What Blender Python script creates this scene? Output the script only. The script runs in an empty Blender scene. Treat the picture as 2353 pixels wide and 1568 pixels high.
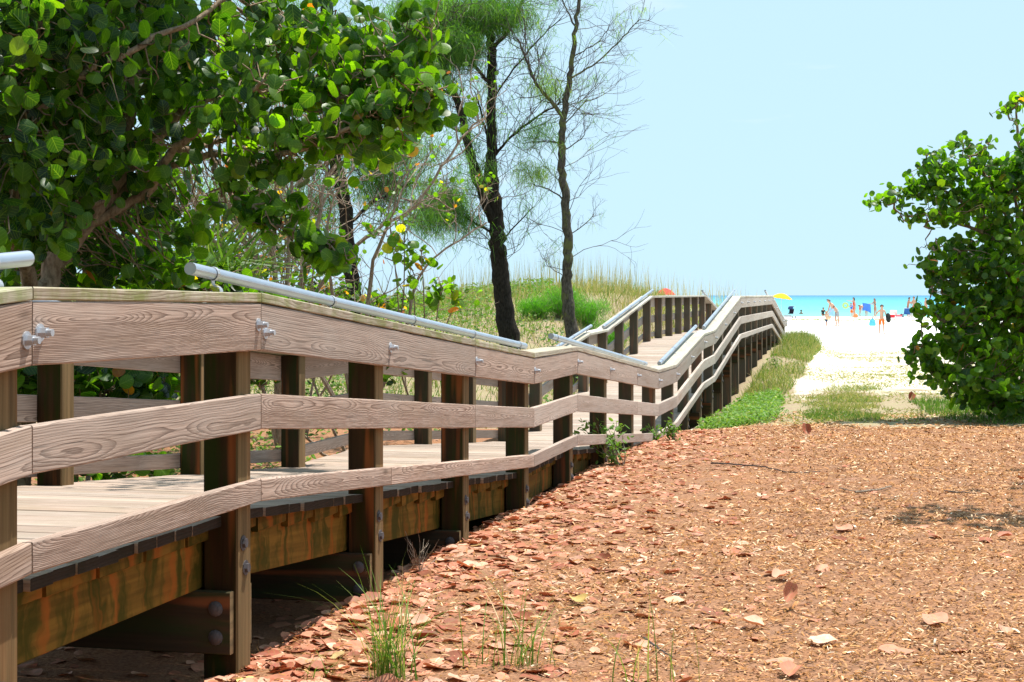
import bpy, math, random
import numpy as np
from mathutils import Vector, Matrix
R = math.radians
rnd = random.Random(7)
RG = np.random.RandomState(11)
scene = bpy.context.scene
COL = scene.collection

# ---------------------------------------------------------------- camera, sky, sun, exposure
EYE = 1.75
cam_data = bpy.data.cameras.new('camera'); cam = bpy.data.objects.new('camera', cam_data); COL.objects.link(cam)
cam.location = (0, 0, EYE); cam.rotation_euler = (R(90), 0, 0)
cam_data.sensor_width = 22.2; cam_data.lens = 35.0; cam_data.shift_y = -0.0446
cam_data.clip_start = 0.05; cam_data.clip_end = 60000
scene.camera = cam
SX_, SY_ = .262, .225   # towards the sun, per unit of height
SUN_AZ = math.atan2(SX_, SY_); SUN_EL = math.atan2(1, math.hypot(SX_, SY_))
world = bpy.data.worlds.new('World'); scene.world = world; world.use_nodes = True
wn = world.node_tree.nodes; wl = world.node_tree.links; wn.clear()
sky = wn.new('ShaderNodeTexSky'); sky.sky_type = 'NISHITA'; sky.sun_disc = False
sky.sun_elevation = SUN_EL; sky.sun_rotation = SUN_AZ
sky.air_density = 1.0; sky.dust_density = 0.0; sky.ozone_density = 3.0; sky.altitude = 0
wb = wn.new('ShaderNodeBackground'); wb.inputs[1].default_value = 0.06
wo = wn.new('ShaderNodeOutputWorld')
geo = wn.new('ShaderNodeTexCoord'); sp = wn.new('ShaderNodeSeparateXYZ'); wl.new(geo.outputs['Generated'], sp.inputs[0])
hz = wn.new('ShaderNodeValToRGB'); wl.new(sp.outputs[2], hz.inputs[0])   # pale sea haze thins out with height
for e, (p_, v_) in zip([hz.color_ramp.elements[0], hz.color_ramp.elements[1], hz.color_ramp.elements.new(.2)], [(0, .96), (.30, 0), (.19, .92)]): e.position = p_; e.color = (v_, v_, v_, 1)
cl = wn.new('ShaderNodeMapping'); cl.inputs['Scale'].default_value = (1, 1, 6); wl.new(geo.outputs['Generated'], cl.inputs[0])
cn = wn.new('ShaderNodeTexNoise'); cn.inputs['Scale'].default_value = 6.5; cn.inputs['Detail'].default_value = 6; wl.new(cl.outputs[0], cn.inputs[0])
cr = wn.new('ShaderNodeValToRGB'); wl.new(cn.outputs[0], cr.inputs[0]); cr.color_ramp.elements[0].position = .66; cr.color_ramp.elements[0].color = (6.8, 9.8, 11.8, 1); cr.color_ramp.elements[1].position = .82; cr.color_ramp.elements[1].color = (8.8, 10.8, 11.8, 1)
tm = wn.new('ShaderNodeMix'); tm.data_type = 'RGBA'; wl.new(hz.outputs[0], tm.inputs[0]); wl.new(sky.outputs[0], tm.inputs[6]); wl.new(cr.outputs[0], tm.inputs[7])
wl.new(tm.outputs[2], wb.inputs[0]); wl.new(wb.outputs[0], wo.inputs[0])
sd = bpy.data.lights.new('sun', 'SUN'); sd.energy = 5.0; sd.angle = R(0.53); sd.color = (1.0, .955, .88)
sun = bpy.data.objects.new('sun', sd); COL.objects.link(sun)
sun.rotation_euler = Vector((SX_, SY_, 1)).to_track_quat('Z', 'Y').to_euler()
sun.location = (10, 6, 30)
scene.view_settings.view_transform = 'Standard'; scene.view_settings.look = 'None'
scene.view_settings.gamma = 1; scene.view_settings.exposure = 0.67
scene.cycles.max_bounces = 8; scene.cycles.transparent_max_bounces = 8
scene.cycles.diffuse_bounces = 3; scene.cycles.glossy_bounces = 2; scene.cycles.transmission_bounces = 4

# ---------------------------------------------------------------- helpers
def W(px, py, y):
    """a point seen at (px, py) of the 2353-wide photograph, y metres in front of the camera plane"""
    return np.array([(px - 1176.5) * y / 3710.0, y, EYE + (679 - py) * y / 3710.0])

def sm(a, b, x):
    t = np.clip((x - a) / (b - a), 0, 1); return t * t * (3 - 2 * t)
_tab = np.random.RandomState(5).rand(256, 256)
def vn(x, y, sc, off=0):
    x = np.asarray(x, float) * sc + off * 17.3 + 1000; y = np.asarray(y, float) * sc + off * 9.1 + 1000
    xi = np.floor(x).astype(int); yi = np.floor(y).astype(int); fx = x - xi; fy = y - yi
    fx = fx * fx * (3 - 2 * fx); fy = fy * fy * (3 - 2 * fy)
    a = _tab[xi % 256, yi % 256]; b = _tab[(xi + 1) % 256, yi % 256]; c = _tab[xi % 256, (yi + 1) % 256]; d = _tab[(xi + 1) % 256, (yi + 1) % 256]
    return (a * (1 - fx) + b * fx) * (1 - fy) + (c * (1 - fx) + d * fx) * fy - .5

def props(o, label=None, cat=None, group=None, kind=None):
    if label: o['label'] = label
    if cat: o['category'] = cat
    if group: o['group'] = group
    if kind: o['kind'] = kind
    return o
def empty(name, loc, label, cat, group=None, rz=0):
    o = bpy.data.objects.new(name, None); COL.objects.link(o); o.location = loc; o.rotation_euler = (0, 0, rz)
    o.empty_display_size = .2
    return props(o, label, cat, group)
def link_mesh(name, me, mat=None, parent=None):
    o = bpy.data.objects.new(name, me); COL.objects.link(o)
    if mat: me.materials.append(mat)
    if parent is not None:
        o.parent = parent
        # geometry is given in world space: undo the (unscaled) parent transform
        if WORLD_PARENTS.get(parent.name, True):
            p = parent; M = Matrix.Identity(4)
            chain = []
            while p is not None: chain.append(p); p = p.parent
            for q in reversed(chain): M = M @ q.matrix_parent_inverse @ Matrix.LocRotScale(q.location, q.rotation_euler, q.scale)
            o.matrix_parent_inverse = M.inverted()
    return o
WORLD_PARENTS = {}
def np_mesh(name, V, F, tint=None, uv=None, smooth=False):
    """V (n,3); F list of index arrays each (m,k); tint (n,4) per vertex; uv per loop (in order of F)"""
    me = bpy.data.meshes.new(name)
    V = np.asarray(V, dtype=np.float32); me.vertices.add(len(V)); me.vertices.foreach_set('co', V.ravel())
    if not isinstance(F, list): F = [F]
    F = [np.asarray(f, dtype=np.int32) for f in F if len(f)]
    loops = np.concatenate([f.ravel() for f in F]); tot = np.concatenate([np.full(len(f), f.shape[1], np.int32) for f in F])
    start = np.concatenate([[0], np.cumsum(tot)[:-1]]).astype(np.int32)
    me.loops.add(len(loops)); me.loops.foreach_set('vertex_index', loops)
    me.polygons.add(len(tot)); me.polygons.foreach_set('loop_start', start)
    try: me.polygons.foreach_set('loop_total', tot)
    except Exception: pass
    me.update(calc_edges=True)
    if tint is not None:
        a = me.color_attributes.new('tint', 'FLOAT_COLOR', 'POINT')
        a.data.foreach_set('color', np.asarray(tint, dtype=np.float32).ravel())
    if uv is not None:
        l = me.uv_layers.new(name='UVMap'); l.data.foreach_set('uv', np.asarray(uv, dtype=np.float32).ravel())
    me.polygons.foreach_set('use_smooth', np.full(len(tot), bool(smooth)))
    me.validate(clean_customdata=False)
    return me

class MB:
    """collects strips, tubes and loose geometry into ONE mesh, with a tint per vertex and UVs in metres"""
    def __init__(s): s.V = []; s.T = []; s.F = []; s.UV = []; s.n = 0
    def add(s, V, F, tint=(.5, .5, 0, 0), uv=None):
        V = np.asarray(V, float); F = np.asarray(F, int)
        s.V.append(V); s.T.append(np.tile(np.asarray(tint, float), (len(V), 1)) if np.ndim(tint) == 1 else tint)
        s.F.append(F + s.n); s.n += len(V)
        s.UV.append(np.zeros((F.size, 2)) if uv is None else np.asarray(uv, float).reshape(-1, 2))
    def strip(s, P, prof, out, up, tint=(.5, .5, 0, 0), jit=0.0, closed=True, u0=0.0, caps=True, captint=None):
        """sweep a closed profile [(o,z)...] along points P; out/up fixed vectors"""
        P = np.asarray(P, float); n = len(P); k = len(prof); prof = np.asarray(prof, float)
        out = np.asarray(out, float); up = np.asarray(up, float)
        V = P[:, None, :] + prof[None, :, 0, None] * out + prof[None, :, 1, None] * up
        if jit: 
            j = RG.normal(0, jit, (n, k, 1)) * up * .7 + RG.normal(0, jit, (n, k, 1)) * out * .4
            V = V + j
        V = V.reshape(-1, 3)
        L = np.concatenate([[0], np.cumsum(np.linalg.norm(np.diff(P, axis=0), axis=1))]) + u0
        per = np.concatenate([[0], np.cumsum(np.linalg.norm(np.roll(prof, -1, 0) - prof, axis=1))])
        F = []; UV = []
        for i in range(n - 1):
            for j in range(k):
                j2 = (j + 1) % k
                F.append((i * k + j, (i + 1) * k + j, (i + 1) * k + j2, i * k + j2))
                m = (per[j] + per[j + 1]) / 2; a = per[j] - m; b = per[j + 1] - m
                UV += [(L[i], a), (L[i + 1], a), (L[i + 1], b), (L[i], b)]
        s.add(V, F, tint, UV)
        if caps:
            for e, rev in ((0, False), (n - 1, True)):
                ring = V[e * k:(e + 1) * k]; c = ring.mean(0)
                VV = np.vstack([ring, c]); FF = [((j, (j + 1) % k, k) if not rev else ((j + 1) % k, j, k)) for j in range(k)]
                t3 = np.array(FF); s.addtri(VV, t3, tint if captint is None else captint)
    def addtri(s, V, F, tint):
        # triangles stored as degenerate-free tri list kept apart
        s.V.append(np.asarray(V, float)); s.T.append(np.tile(np.asarray(tint, float), (len(V), 1)))
        s.F.append(np.asarray(F, int) + s.n); s.n += len(V); s.UV.append(np.asarray([[V[i][0] * 1 + V[i][1], V[i][2]] for f in F for i in f], float))
    def box(s, c, ax, ay, az, tint=(.5, .5, 0, 0), ch=.003):
        """box centred at c with full-length axes vectors ax (length), ay, az"""
        c = np.asarray(c, float); ax = np.asarray(ax, float); ay = np.asarray(ay, float); az = np.asarray(az, float)
        hy = np.linalg.norm(ay) / 2; hz = np.linalg.norm(az) / 2
        s.strip([c - ax / 2, c + ax / 2], rect(-hy, hy, -hz, hz, ch), ay / (2 * hy), az / (2 * hz), tint)
    def tube(s, P, r, k=6, tint=(.5, .5, 0, 0), cap=True):
        P = np.asarray(P, float); n = len(P); r = np.broadcast_to(np.asarray(r, float), (n,))
        T = np.gradient(P, axis=0); T /= np.linalg.norm(T, axis=1)[:, None] + 1e-9
        ref = np.array([0, 0, 1.0]) if abs(T[:, 2]).mean() < .8 else np.array([1.0, 0, 0])
        A = np.cross(T, ref); A /= np.linalg.norm(A, axis=1)[:, None] + 1e-9; B = np.cross(T, A)
        ang = np.arange(k) * 2 * np.pi / k
        V = P[:, None, :] + (A[:, None, :] * np.cos(ang)[None, :, None] + B[:, None, :] * np.sin(ang)[None, :, None]) * r[:, None, None]
        i = np.arange(n - 1)[:, None]; j = np.arange(k)[None, :]; j2 = (j + 1) % k
        F = np.stack([i * k + j, i * k + j2, (i + 1) * k + j2, (i + 1) * k + j], -1).reshape(-1, 4)
        L = np.concatenate([[0], np.cumsum(np.linalg.norm(np.diff(P, axis=0), axis=1))])
        C = 2 * np.pi * r.mean() / k
        uv = np.stack([np.stack([L[i] + 0 * j, j * C + 0. * i], -1), np.stack([L[i] + 0 * j, (j + 1) * C + 0. * i], -1), np.stack([L[i + 1] + 0 * j, (j + 1) * C + 0. * i], -1), np.stack([L[i + 1] + 0 * j, j * C + 0. * i], -1)], 2).reshape(-1, 2)
        s.add(V.reshape(-1, 3), F, tint, uv)
        if cap:
            for e in (0, n - 1):
                VV = np.vstack([V[e], P[e]]); s.addtri(VV, [(a, (a + 1) % k, k) if e else ((a + 1) % k, a, k) for a in range(k)], tint)
    def scatter(s, V, F, pos, rot, scl, tint):
        """template V,F copied to pos (n,3), rot (n,3,3), scl (n,) or (n,3), tint (n,4)"""
        V = np.asarray(V, float); F = np.asarray(F, int); n = len(pos); m = len(V)
        scl = np.asarray(scl, float); scl = scl[:, None, None] if scl.ndim == 1 else scl[:, None, :]
        VV = np.einsum('nij,nkj->nki', rot, V[None] * scl) + pos[:, None, :]
        FF = (F[None] + (np.arange(n) * m)[:, None, None]).reshape(-1, F.shape[1])
        uvt = V[F.ravel()][:, :2]
        s.V.append(VV.reshape(-1, 3)); s.T.append(np.repeat(tint, m, axis=0)); s.F.append(FF + s.n); s.n += n * m
        s.UV.append(np.tile(uvt, (n, 1)))
    def mesh(s, name, smooth=False):
        f3 = [f for f in s.F if f.shape[1] == 3]; f4 = [f for f in s.F if f.shape[1] == 4]
        u3 = [u for f, u in zip(s.F, s.UV) if f.shape[1] == 3]; u4 = [u for f, u in zip(s.F, s.UV) if f.shape[1] == 4]
        F = []; U = []
        if f4: F.append(np.concatenate(f4)); U += u4
        if f3: F.append(np.concatenate(f3)); U += u3
        return np_mesh(name, np.concatenate(s.V), F, np.concatenate(s.T), np.concatenate(U), smooth)
    def build(s, name, mat, parent=None, smooth=False):
        return link_mesh(name, s.mesh(name, smooth), mat, parent)
def rect(o0, o1, z0, z1, c=.003):
    return [(o0 + c, z0), (o1 - c, z0), (o1, z0 + c), (o1, z1 - c), (o1 - c, z1), (o0 + c, z1), (o0, z1 - c), (o0, z0 + c)]
def frames(nrm, ang):
    """rotation matrices whose local z is nrm, spun by ang"""
    n = nrm / (np.linalg.norm(nrm, axis=1)[:, None] + 1e-9)
    ref = np.where(np.abs(n[:, 2:3]) < .9, np.array([[0, 0, 1.0]]), np.array([[1.0, 0, 0]]))
    x = np.cross(ref, n); x /= np.linalg.norm(x, axis=1)[:, None] + 1e-9; y = np.cross(n, x)
    c = np.cos(ang)[:, None]; s_ = np.sin(ang)[:, None]
    X = x * c + y * s_; Y = -x * s_ + y * c
    return np.stack([X, Y, n], axis=2)
def frames_y(d, ang):
    """rotation matrices whose local y is d (blades, needles), spun by ang"""
    d = d / (np.linalg.norm(d, axis=1)[:, None] + 1e-9)
    ref = np.where(np.abs(d[:, 2:3]) < .9, np.array([[0, 0, 1.0]]), np.array([[1.0, 0, 0]]))
    x = np.cross(ref, d); x /= np.linalg.norm(x, axis=1)[:, None] + 1e-9; z = np.cross(x, d)
    c = np.cos(ang)[:, None]; s_ = np.sin(ang)[:, None]
    X = x * c + z * s_; Z = np.cross(X, d)
    return np.stack([X, d, Z], axis=2)

# ---------------------------------------------------------------- materials
class NT:
    def __init__(s, name):
        s.m = bpy.data.materials.new(name); s.m.use_nodes = True; s.t = s.m.node_tree; s.t.nodes.clear()
    def n(s, typ, **kw):
        nd = s.t.nodes.new('ShaderNode' + typ)
        for k, v in kw.items(): setattr(nd, k, v)
        return nd
    def set(s, sock, v):
        if isinstance(v, bpy.types.NodeSocket): s.t.links.new(v, sock)
        elif isinstance(v, bpy.types.Node): s.t.links.new(v.outputs[0], sock)
        else:
            if sock.type == 'RGBA' and not np.isscalar(v) and len(v) == 3: v = (*v, 1)
            sock.default_value = v
    def math(s, op, a, b=None, c=None, clamp=False):
        nd = s.n('Math', operation=op, use_clamp=clamp); s.set(nd.inputs[0], a)
        if b is not None: s.set(nd.inputs[1], b)
        if c is not None: s.set(nd.inputs[2], c)
        return nd.outputs[0]
    def mix(s, f, a, b, mode='MIX'):
        nd = s.n('Mix', data_type='RGBA', blend_type=mode); s.set(nd.inputs[0], f); s.set(nd.inputs[6], a); s.set(nd.inputs[7], b); return nd.outputs[2]
    def noise(s, vec, scale, detail=3, rough=.55, dist=0):
        nd = s.n('TexNoise'); s.set(nd.inputs['Vector'], vec); nd.inputs['Scale'].default_value = scale; nd.inputs['Detail'].default_value = detail
        nd.inputs['Roughness'].default_value = rough; nd.inputs['Distortion'].default_value = dist; return nd.outputs[0]
    def ramp(s, f, stops, interp='LINEAR'):
        nd = s.n('ValToRGB'); s.set(nd.inputs[0], f); cr = nd.color_ramp; cr.interpolation = interp
        while len(cr.elements) < len(stops): cr.elements.new(.5)
        for e, (p, c) in zip(cr.elements, stops):
            e.position = p; e.color = (*c, 1) if not np.isscalar(c) else (c, c, c, 1)
        return nd.outputs[0]
    def comb(s, x, y, z):
        nd = s.n('CombineXYZ'); [s.set(nd.inputs[i], v) for i, v in enumerate((x, y, z))]; return nd.outputs[0]
    def sep(s, v):
        nd = s.n('SeparateXYZ'); s.set(nd.inputs[0], v); return nd.outputs
    def tint(s):
        nd = s.n('Attribute', attribute_name='tint'); q = s.n('SeparateColor'); s.t.links.new(nd.outputs['Color'], q.inputs[0]); return nd.outputs['Color'], q.outputs
    def uv(s): nd = s.n('UVMap', uv_map='UVMap'); return nd.outputs[0]
    def pos(s): return s.n('NewGeometry').outputs['Position']
    def bump(s, h, strength=.3, dist=.01):
        nd = s.n('Bump'); nd.inputs['Strength'].default_value = strength; nd.inputs['Distance'].default_value = dist; s.set(nd.inputs['Height'], h); return nd.outputs[0]
    def out(s, shader): o = s.n('OutputMaterial'); s.set(o.inputs[0], shader); return s.m
    def pbsdf(s, col, rough=.8, spec=.3, metal=0, normal=None):
        b = s.n('BsdfPrincipled'); s.set(b.inputs['Base Color'], col); s.set(b.inputs['Roughness'], rough)
        s.set(b.inputs['Specular IOR Level'], spec); s.set(b.inputs['Metallic'], metal)
        if normal is not None: s.set(b.inputs['Normal'], normal)
        return b

def mat_plain(name, col, rough=.7, spec=.3, metal=0, var=.08, scale=30):
    N = NT(name); nz = N.noise(N.pos(), scale, 3)
    lo = tuple(c * (1 - var) for c in col); hi = tuple(min(1, c * (1 + var)) for c in col)
    return N.out(N.pbsdf(N.ramp(nz, [(.3, lo), (.7, hi)]), rough, spec, metal).outputs[0])

def mat_wood(name, light, dark, grey, algae=(.10, .12, .025), ring=120, bumps=.5):
    N = NT(name); u, v, _ = N.sep(N.uv()); tc, ts = N.tint()
    seed = N.math('MULTIPLY', ts[1], 37.0)
    base = N.comb(N.math('MULTIPLY', u, .42), N.math('MULTIPLY', v, 1.5), seed)
    n1 = N.noise(base, 1.3, 2, .5)
    n2 = N.noise(N.comb(N.math('MULTIPLY', u, 3.2), N.math('MULTIPLY', v, 7), seed), 1.0, 2, .5)
    d = N.math('ADD', N.math('MULTIPLY_ADD', n1, .30, -.13), N.math('MULTIPLY', n2, .014))
    vv = N.math('ADD', v, N.math('MULTIPLY_ADD', ts[1], .12, -.06))
    vv = N.math('ADD', vv, N.math('MULTIPLY_ADD', n2, .016, -.008))
    r = N.math('SQRT', N.math('ADD', N.math('MULTIPLY', vv, vv), N.math('MULTIPLY', d, d)))
    fine = N.noise(N.comb(N.math('MULTIPLY', u, 3.0), N.math('MULTIPLY', v, 160), seed), 1.0, 3, .6)
    fr = N.math('FRACT', N.math('ADD', N.math('MULTIPLY', r, N.math('MULTIPLY_ADD', ts[1], ring * .7, ring * .7)), N.math('MULTIPLY', fine, .5)))
    late = N.ramp(fr, [(0, 0), (.45, .12), (.8, .75), (.93, 1), (1, .1)])
    col = N.mix(N.math('MULTIPLY', late, .92), light, dark)
    col = N.mix(N.ramp(fine, [(.35, .6), (.55, 0)]), col, dark)
    crack = N.noise(N.comb(N.math('MULTIPLY', u, 2.2), N.math('MULTIPLY', v, 75), N.math('ADD', seed, 5)), 1.0, 2, .5)
    col = N.mix(N.ramp(crack, [(.24, .85), (.30, 0)]), col, tuple(c * .25 for c in dark))
    # knots
    kn = N.n('TexVoronoi'); N.set(kn.inputs['Vector'], N.comb(N.math('MULTIPLY', u, 1.6), N.math('MULTIPLY', v, 5), seed)); kn.inputs['Scale'].default_value = 1.0
    col = N.mix(N.ramp(kn.outputs[0], [(.03, .8), (.09, 0)]), col, tuple(c * .4 for c in dark))
    blot = N.noise(N.comb(N.math('MULTIPLY', u, 1.5), N.math('MULTIPLY', v, 4), seed), 2.0, 3)
    col = N.mix(N.ramp(blot, [(.40, 0), (.75, .28)]), col, grey)
    col = N.mix(ts[2], col, N.mix(N.math('MULTIPLY', late, .35), grey, tuple(c * .6 for c in grey)))
    pz = N.noise(N.pos(), 5, 4, .7)
    al = N.math('MULTIPLY', N.ramp(pz, [(.42, 0), (.62, 1)]), N.n('Attribute', attribute_name='tint').outputs['Alpha'])
    col = N.mix(al, col, algae)
    gp_ = N.noise(N.comb(N.math('MULTIPLY', u, 1.1), N.math('MULTIPLY', v, 12), N.math('ADD', seed, 3)), 1.0, 4, .7)
    col = N.mix(N.ramp(gp_, [(.48, 0), (.68, .55)]), col, (.29, .19, .13))
    col = N.mix(N.math('MULTIPLY', N.math('FRACT', N.math('MULTIPLY', ts[1], 7.7)), .35), col, tuple(c * .8 for c in grey))
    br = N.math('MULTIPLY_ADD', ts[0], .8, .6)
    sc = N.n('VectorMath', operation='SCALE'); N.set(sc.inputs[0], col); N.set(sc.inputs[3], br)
    h = N.math('ADD', N.math('MULTIPLY', late, .6), fine)
    return N.out(N.pbsdf(sc.outputs[0], .85, .12, 0, N.bump(h, bumps, .0025)).outputs[0])

def mat_post(name, base, green, orange, face=None, streak=False):
    N = NT(name); u, v, _ = N.sep(N.uv()); tc, ts = N.tint(); seed = N.math('MULTIPLY', ts[1], 31.0)
    g = N.noise(N.comb(N.math('MULTIPLY', u, 1.0), N.math('MULTIPLY', v, 26), seed), 1.0, 3, .6)
    col = N.mix(N.ramp(g, [(.35, 0), (.65, .8)]), base, tuple(c * .45 for c in base))
    if streak:
        wob = N.noise(N.comb(u, v, seed), 2.2, 4, .6); u, v = N.math('MULTIPLY', v, 1.3), N.math('MULTIPLY_ADD', u, .75, N.math('MULTIPLY', wob, .35))
    a = N.noise(N.comb(N.math('MULTIPLY', u, 1.3), N.math('MULTIPLY', v, 9), N.math('ADD', seed, 9)), 1.0, 4, .65)
    col = N.mix(N.ramp(a, [(.45, 0), (.58, .9)]), col, green)
    b = N.noise(N.comb(N.math('MULTIPLY', u, .9), N.math('MULTIPLY', v, 14), N.math('ADD', seed, 19)), 1.0, 2, .5)
    col = N.mix(N.ramp(b, [(.53, 0), (.66, .75)]), col, orange)
    if face:   # sunlight on the outer side is painted in paler, the others stay dark and mossy
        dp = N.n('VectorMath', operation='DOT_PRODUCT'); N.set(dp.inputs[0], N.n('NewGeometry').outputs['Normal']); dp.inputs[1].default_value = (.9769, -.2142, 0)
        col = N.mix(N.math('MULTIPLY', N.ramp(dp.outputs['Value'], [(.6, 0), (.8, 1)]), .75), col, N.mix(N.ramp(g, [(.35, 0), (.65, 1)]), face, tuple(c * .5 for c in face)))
    col = N.mix(ts[2], col, (.20, .18, .15))
    br = N.math('MULTIPLY_ADD', ts[0], .8, .6)
    sc = N.n('VectorMath', operation='SCALE'); N.set(sc.inputs[0], col); N.set(sc.inputs[3], br)
    return N.out(N.pbsdf(sc.outputs[0], .9, .1, 0, N.bump(g, .4, .003)).outputs[0])

def mat_leaf(name, colors, trans=.45, rough=.42, spec=.34, veins=True, tcol=None):
    """colors: ramp over tint.r; tint.g brightness; tint.b -> dead/yellow amount handled by ramp too"""
    N = NT(name); tc, ts = N.tint(); u, v, _ = N.sep(N.uv())
    col = N.ramp(ts[0], colors)
    pat = N.noise(N.pos(), 28, 3)
    col = N.mix(N.ramp(pat, [(.35, .28), (.65, 0)]), col, (.03, .07, .01))
    if veins:
        mid = N.ramp(N.math('ABSOLUTE', u), [(0, .55), (.05, 0)])
        sv = N.math('FRACT', N.math('MULTIPLY', N.math('SUBTRACT', v, N.math('MULTIPLY', N.math('ABSOLUTE', u), .8)), 2.6))
        side = N.ramp(sv, [(0, .35), (.09, 0), (.91, 0), (1, .35)])
        col = N.mix(N.math('MAXIMUM', mid, side), col, (.22, .30, .08))
    sc = N.n('VectorMath', operation='SCALE'); N.set(sc.inputs[0], col); N.set(sc.inputs[3], N.math('MULTIPLY_ADD', ts[1], 1.0, .5))
    p = N.pbsdf(sc.outputs[0], rough, spec)
    tr = N.n('BsdfTranslucent'); tm = N.mix(1.0, sc.outputs[0], tcol or (3.7, 4.1, .45), 'MULTIPLY'); N.set(tr.inputs[0], tm)
    mx = N.n('MixShader'); mx.inputs[0].default_value = trans
    N.set(mx.inputs[1], p.outputs[0]); N.set(mx.inputs[2], tr.outputs[0])
    return N.out(mx.outputs[0])

def mat_bark(name, a, b, scale=14, moss=None):
    N = NT(name); p = N.pos(); x, y, z = N.sep(p)
    q = N.comb(N.math('MULTIPLY', x, 3), N.math('MULTIPLY', y, 3), z)
    n1 = N.noise(q, scale, 5, .7); col = N.ramp(n1, [(.35, a), (.65, b)])
    if moss: col = N.mix(N.ramp(N.noise(p, 3.5, 4, .7), [(.52, 0), (.62, .8)]), col, moss)
    return N.out(N.pbsdf(col, .95, .1, 0, N.bump(n1, .8, .02)).outputs[0])

M = {}
M['board'] = mat_wood('weathered_board', (.60, .43, .345), (.125, .065, .042), (.48, .43, .385), ring=165)
M['cap'] = mat_wood('cap_board', (.50, .43, .32), (.24, .19, .12), (.55, .52, .46), algae=(.20, .22, .05), ring=70)
M['deck'] = mat_wood('deck_plank', (.47, .345, .27), (.17, .105, .075), (.46, .39, .34), ring=80)
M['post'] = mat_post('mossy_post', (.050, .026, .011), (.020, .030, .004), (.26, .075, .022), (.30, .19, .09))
M['stringer'] = mat_post('stained_beam', (.22, .115, .020), (.05, .045, .005), (.32, .09, .015), None, True)
M['steel'] = mat_plain('galvanised_steel', (.46, .47, .51), .45, .5, .6, .15, 9)
M['pipe'] = mat_plain('aluminium_pipe', (.40, .45, .54), .36, .5, .6, .08, 6)
M['pipecap'] = mat_plain('pipe_end', (.33, .34, .36), .5, .4, .4)
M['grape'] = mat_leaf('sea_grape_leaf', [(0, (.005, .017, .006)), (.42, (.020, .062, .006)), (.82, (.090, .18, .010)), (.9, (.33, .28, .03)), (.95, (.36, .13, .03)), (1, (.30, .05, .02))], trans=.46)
M['needle'] = mat_leaf('casuarina_needle', [(0, (.045, .12, .045)), (.5, (.11, .22, .05)), (1, (.26, .32, .07))], trans=.3, veins=False, spec=.2)
M['grass'] = mat_leaf('grass_blade', [(0, (.07, .17, .02)), (.35, (.14, .24, .04)), (.6, (.32, .32, .10)), (.8, (.48, .38, .20)), (1, (.55, .42, .28))], trans=.35, veins=False, spec=.2, rough=.5, tcol=(1.4, 1.5, .7))
M['litter'] = mat_leaf('dead_leaf', [(0, (.30, .07, .04)), (.3, (.52, .18, .11)), (.65, (.68, .30, .20)), (.85, (.78, .48, .34)), (.95, (.62, .50, .16)), (1, (.36, .13, .06))], trans=.12, rough=.6, spec=.25, tcol=(1.2, .7, .4))
M['chip'] = mat_leaf('mulch_chip', [(0, (.14, .055, .022)), (.3, (.38, .16, .05)), (.6, (.62, .31, .15)), (.85, (.80, .54, .34)), (1, (.90, .80, .64))], trans=.05, veins=False, rough=.8, spec=.1, tcol=(1, .7, .4))
M['bark_dark'] = mat_bark('casuarina_bark', (.012, .010, .008), (.045, .037, .030))
M['bark_moss'] = mat_bark('lichen_bark', (.030, .026, .021), (.15, .13, .105), 12, (.14, .15, .05))
M['twig'] = mat_bark('twig_bark', (.20, .14, .10), (.46, .37, .29), 20)
M['limb'] = mat_bark('sea_grape_bark', (.16, .105, .07), (.40, .30, .21), 9)
M['twig_dark'] = mat_bark('casuarina_twig', (.07, .055, .05), (.16, .13, .12), 20)
M['boltdark'] = mat_plain('dulled_steel', (.085, .075, .08), .7, .25, .2, .3, 20)
# ---------------------------------------------------------------- walkway frame
TD = np.array([.2142, .9769]); TN = np.array([-.9769, .2142]); O2 = np.array([-.985, 6.34]); BAY = 1.781
ALONG = np.array([.2142, .9769, 0]); INW = np.array([-.9769, .2142, 0]); UP = np.array([0, 0, 1.0])
KT = [-4.0, -1.0, 0, 3, 4, 7, 8, 10, 11, 14, 20, 23.5, 24.5]
KC = [-.37, .025, .01, -.41, -.42, -.850, -.865, -.56, -.54, -.01, 0.0, -.70, -.72]
def cz(t): return EYE + np.interp(t, KT, KC)          # height of the cap top
def RP(t, w, z): p = O2 + TD * BAY * t + TN * w; return np.array([p[0], p[1], z])
def tw(x, y):
    dx = x + .985; dy = y - 6.34
    return (dx * .2142 + dy * .9769) / BAY, -dx * .9769 + dy * .2142
WF = 1.72   # inner face of the far posts

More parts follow.
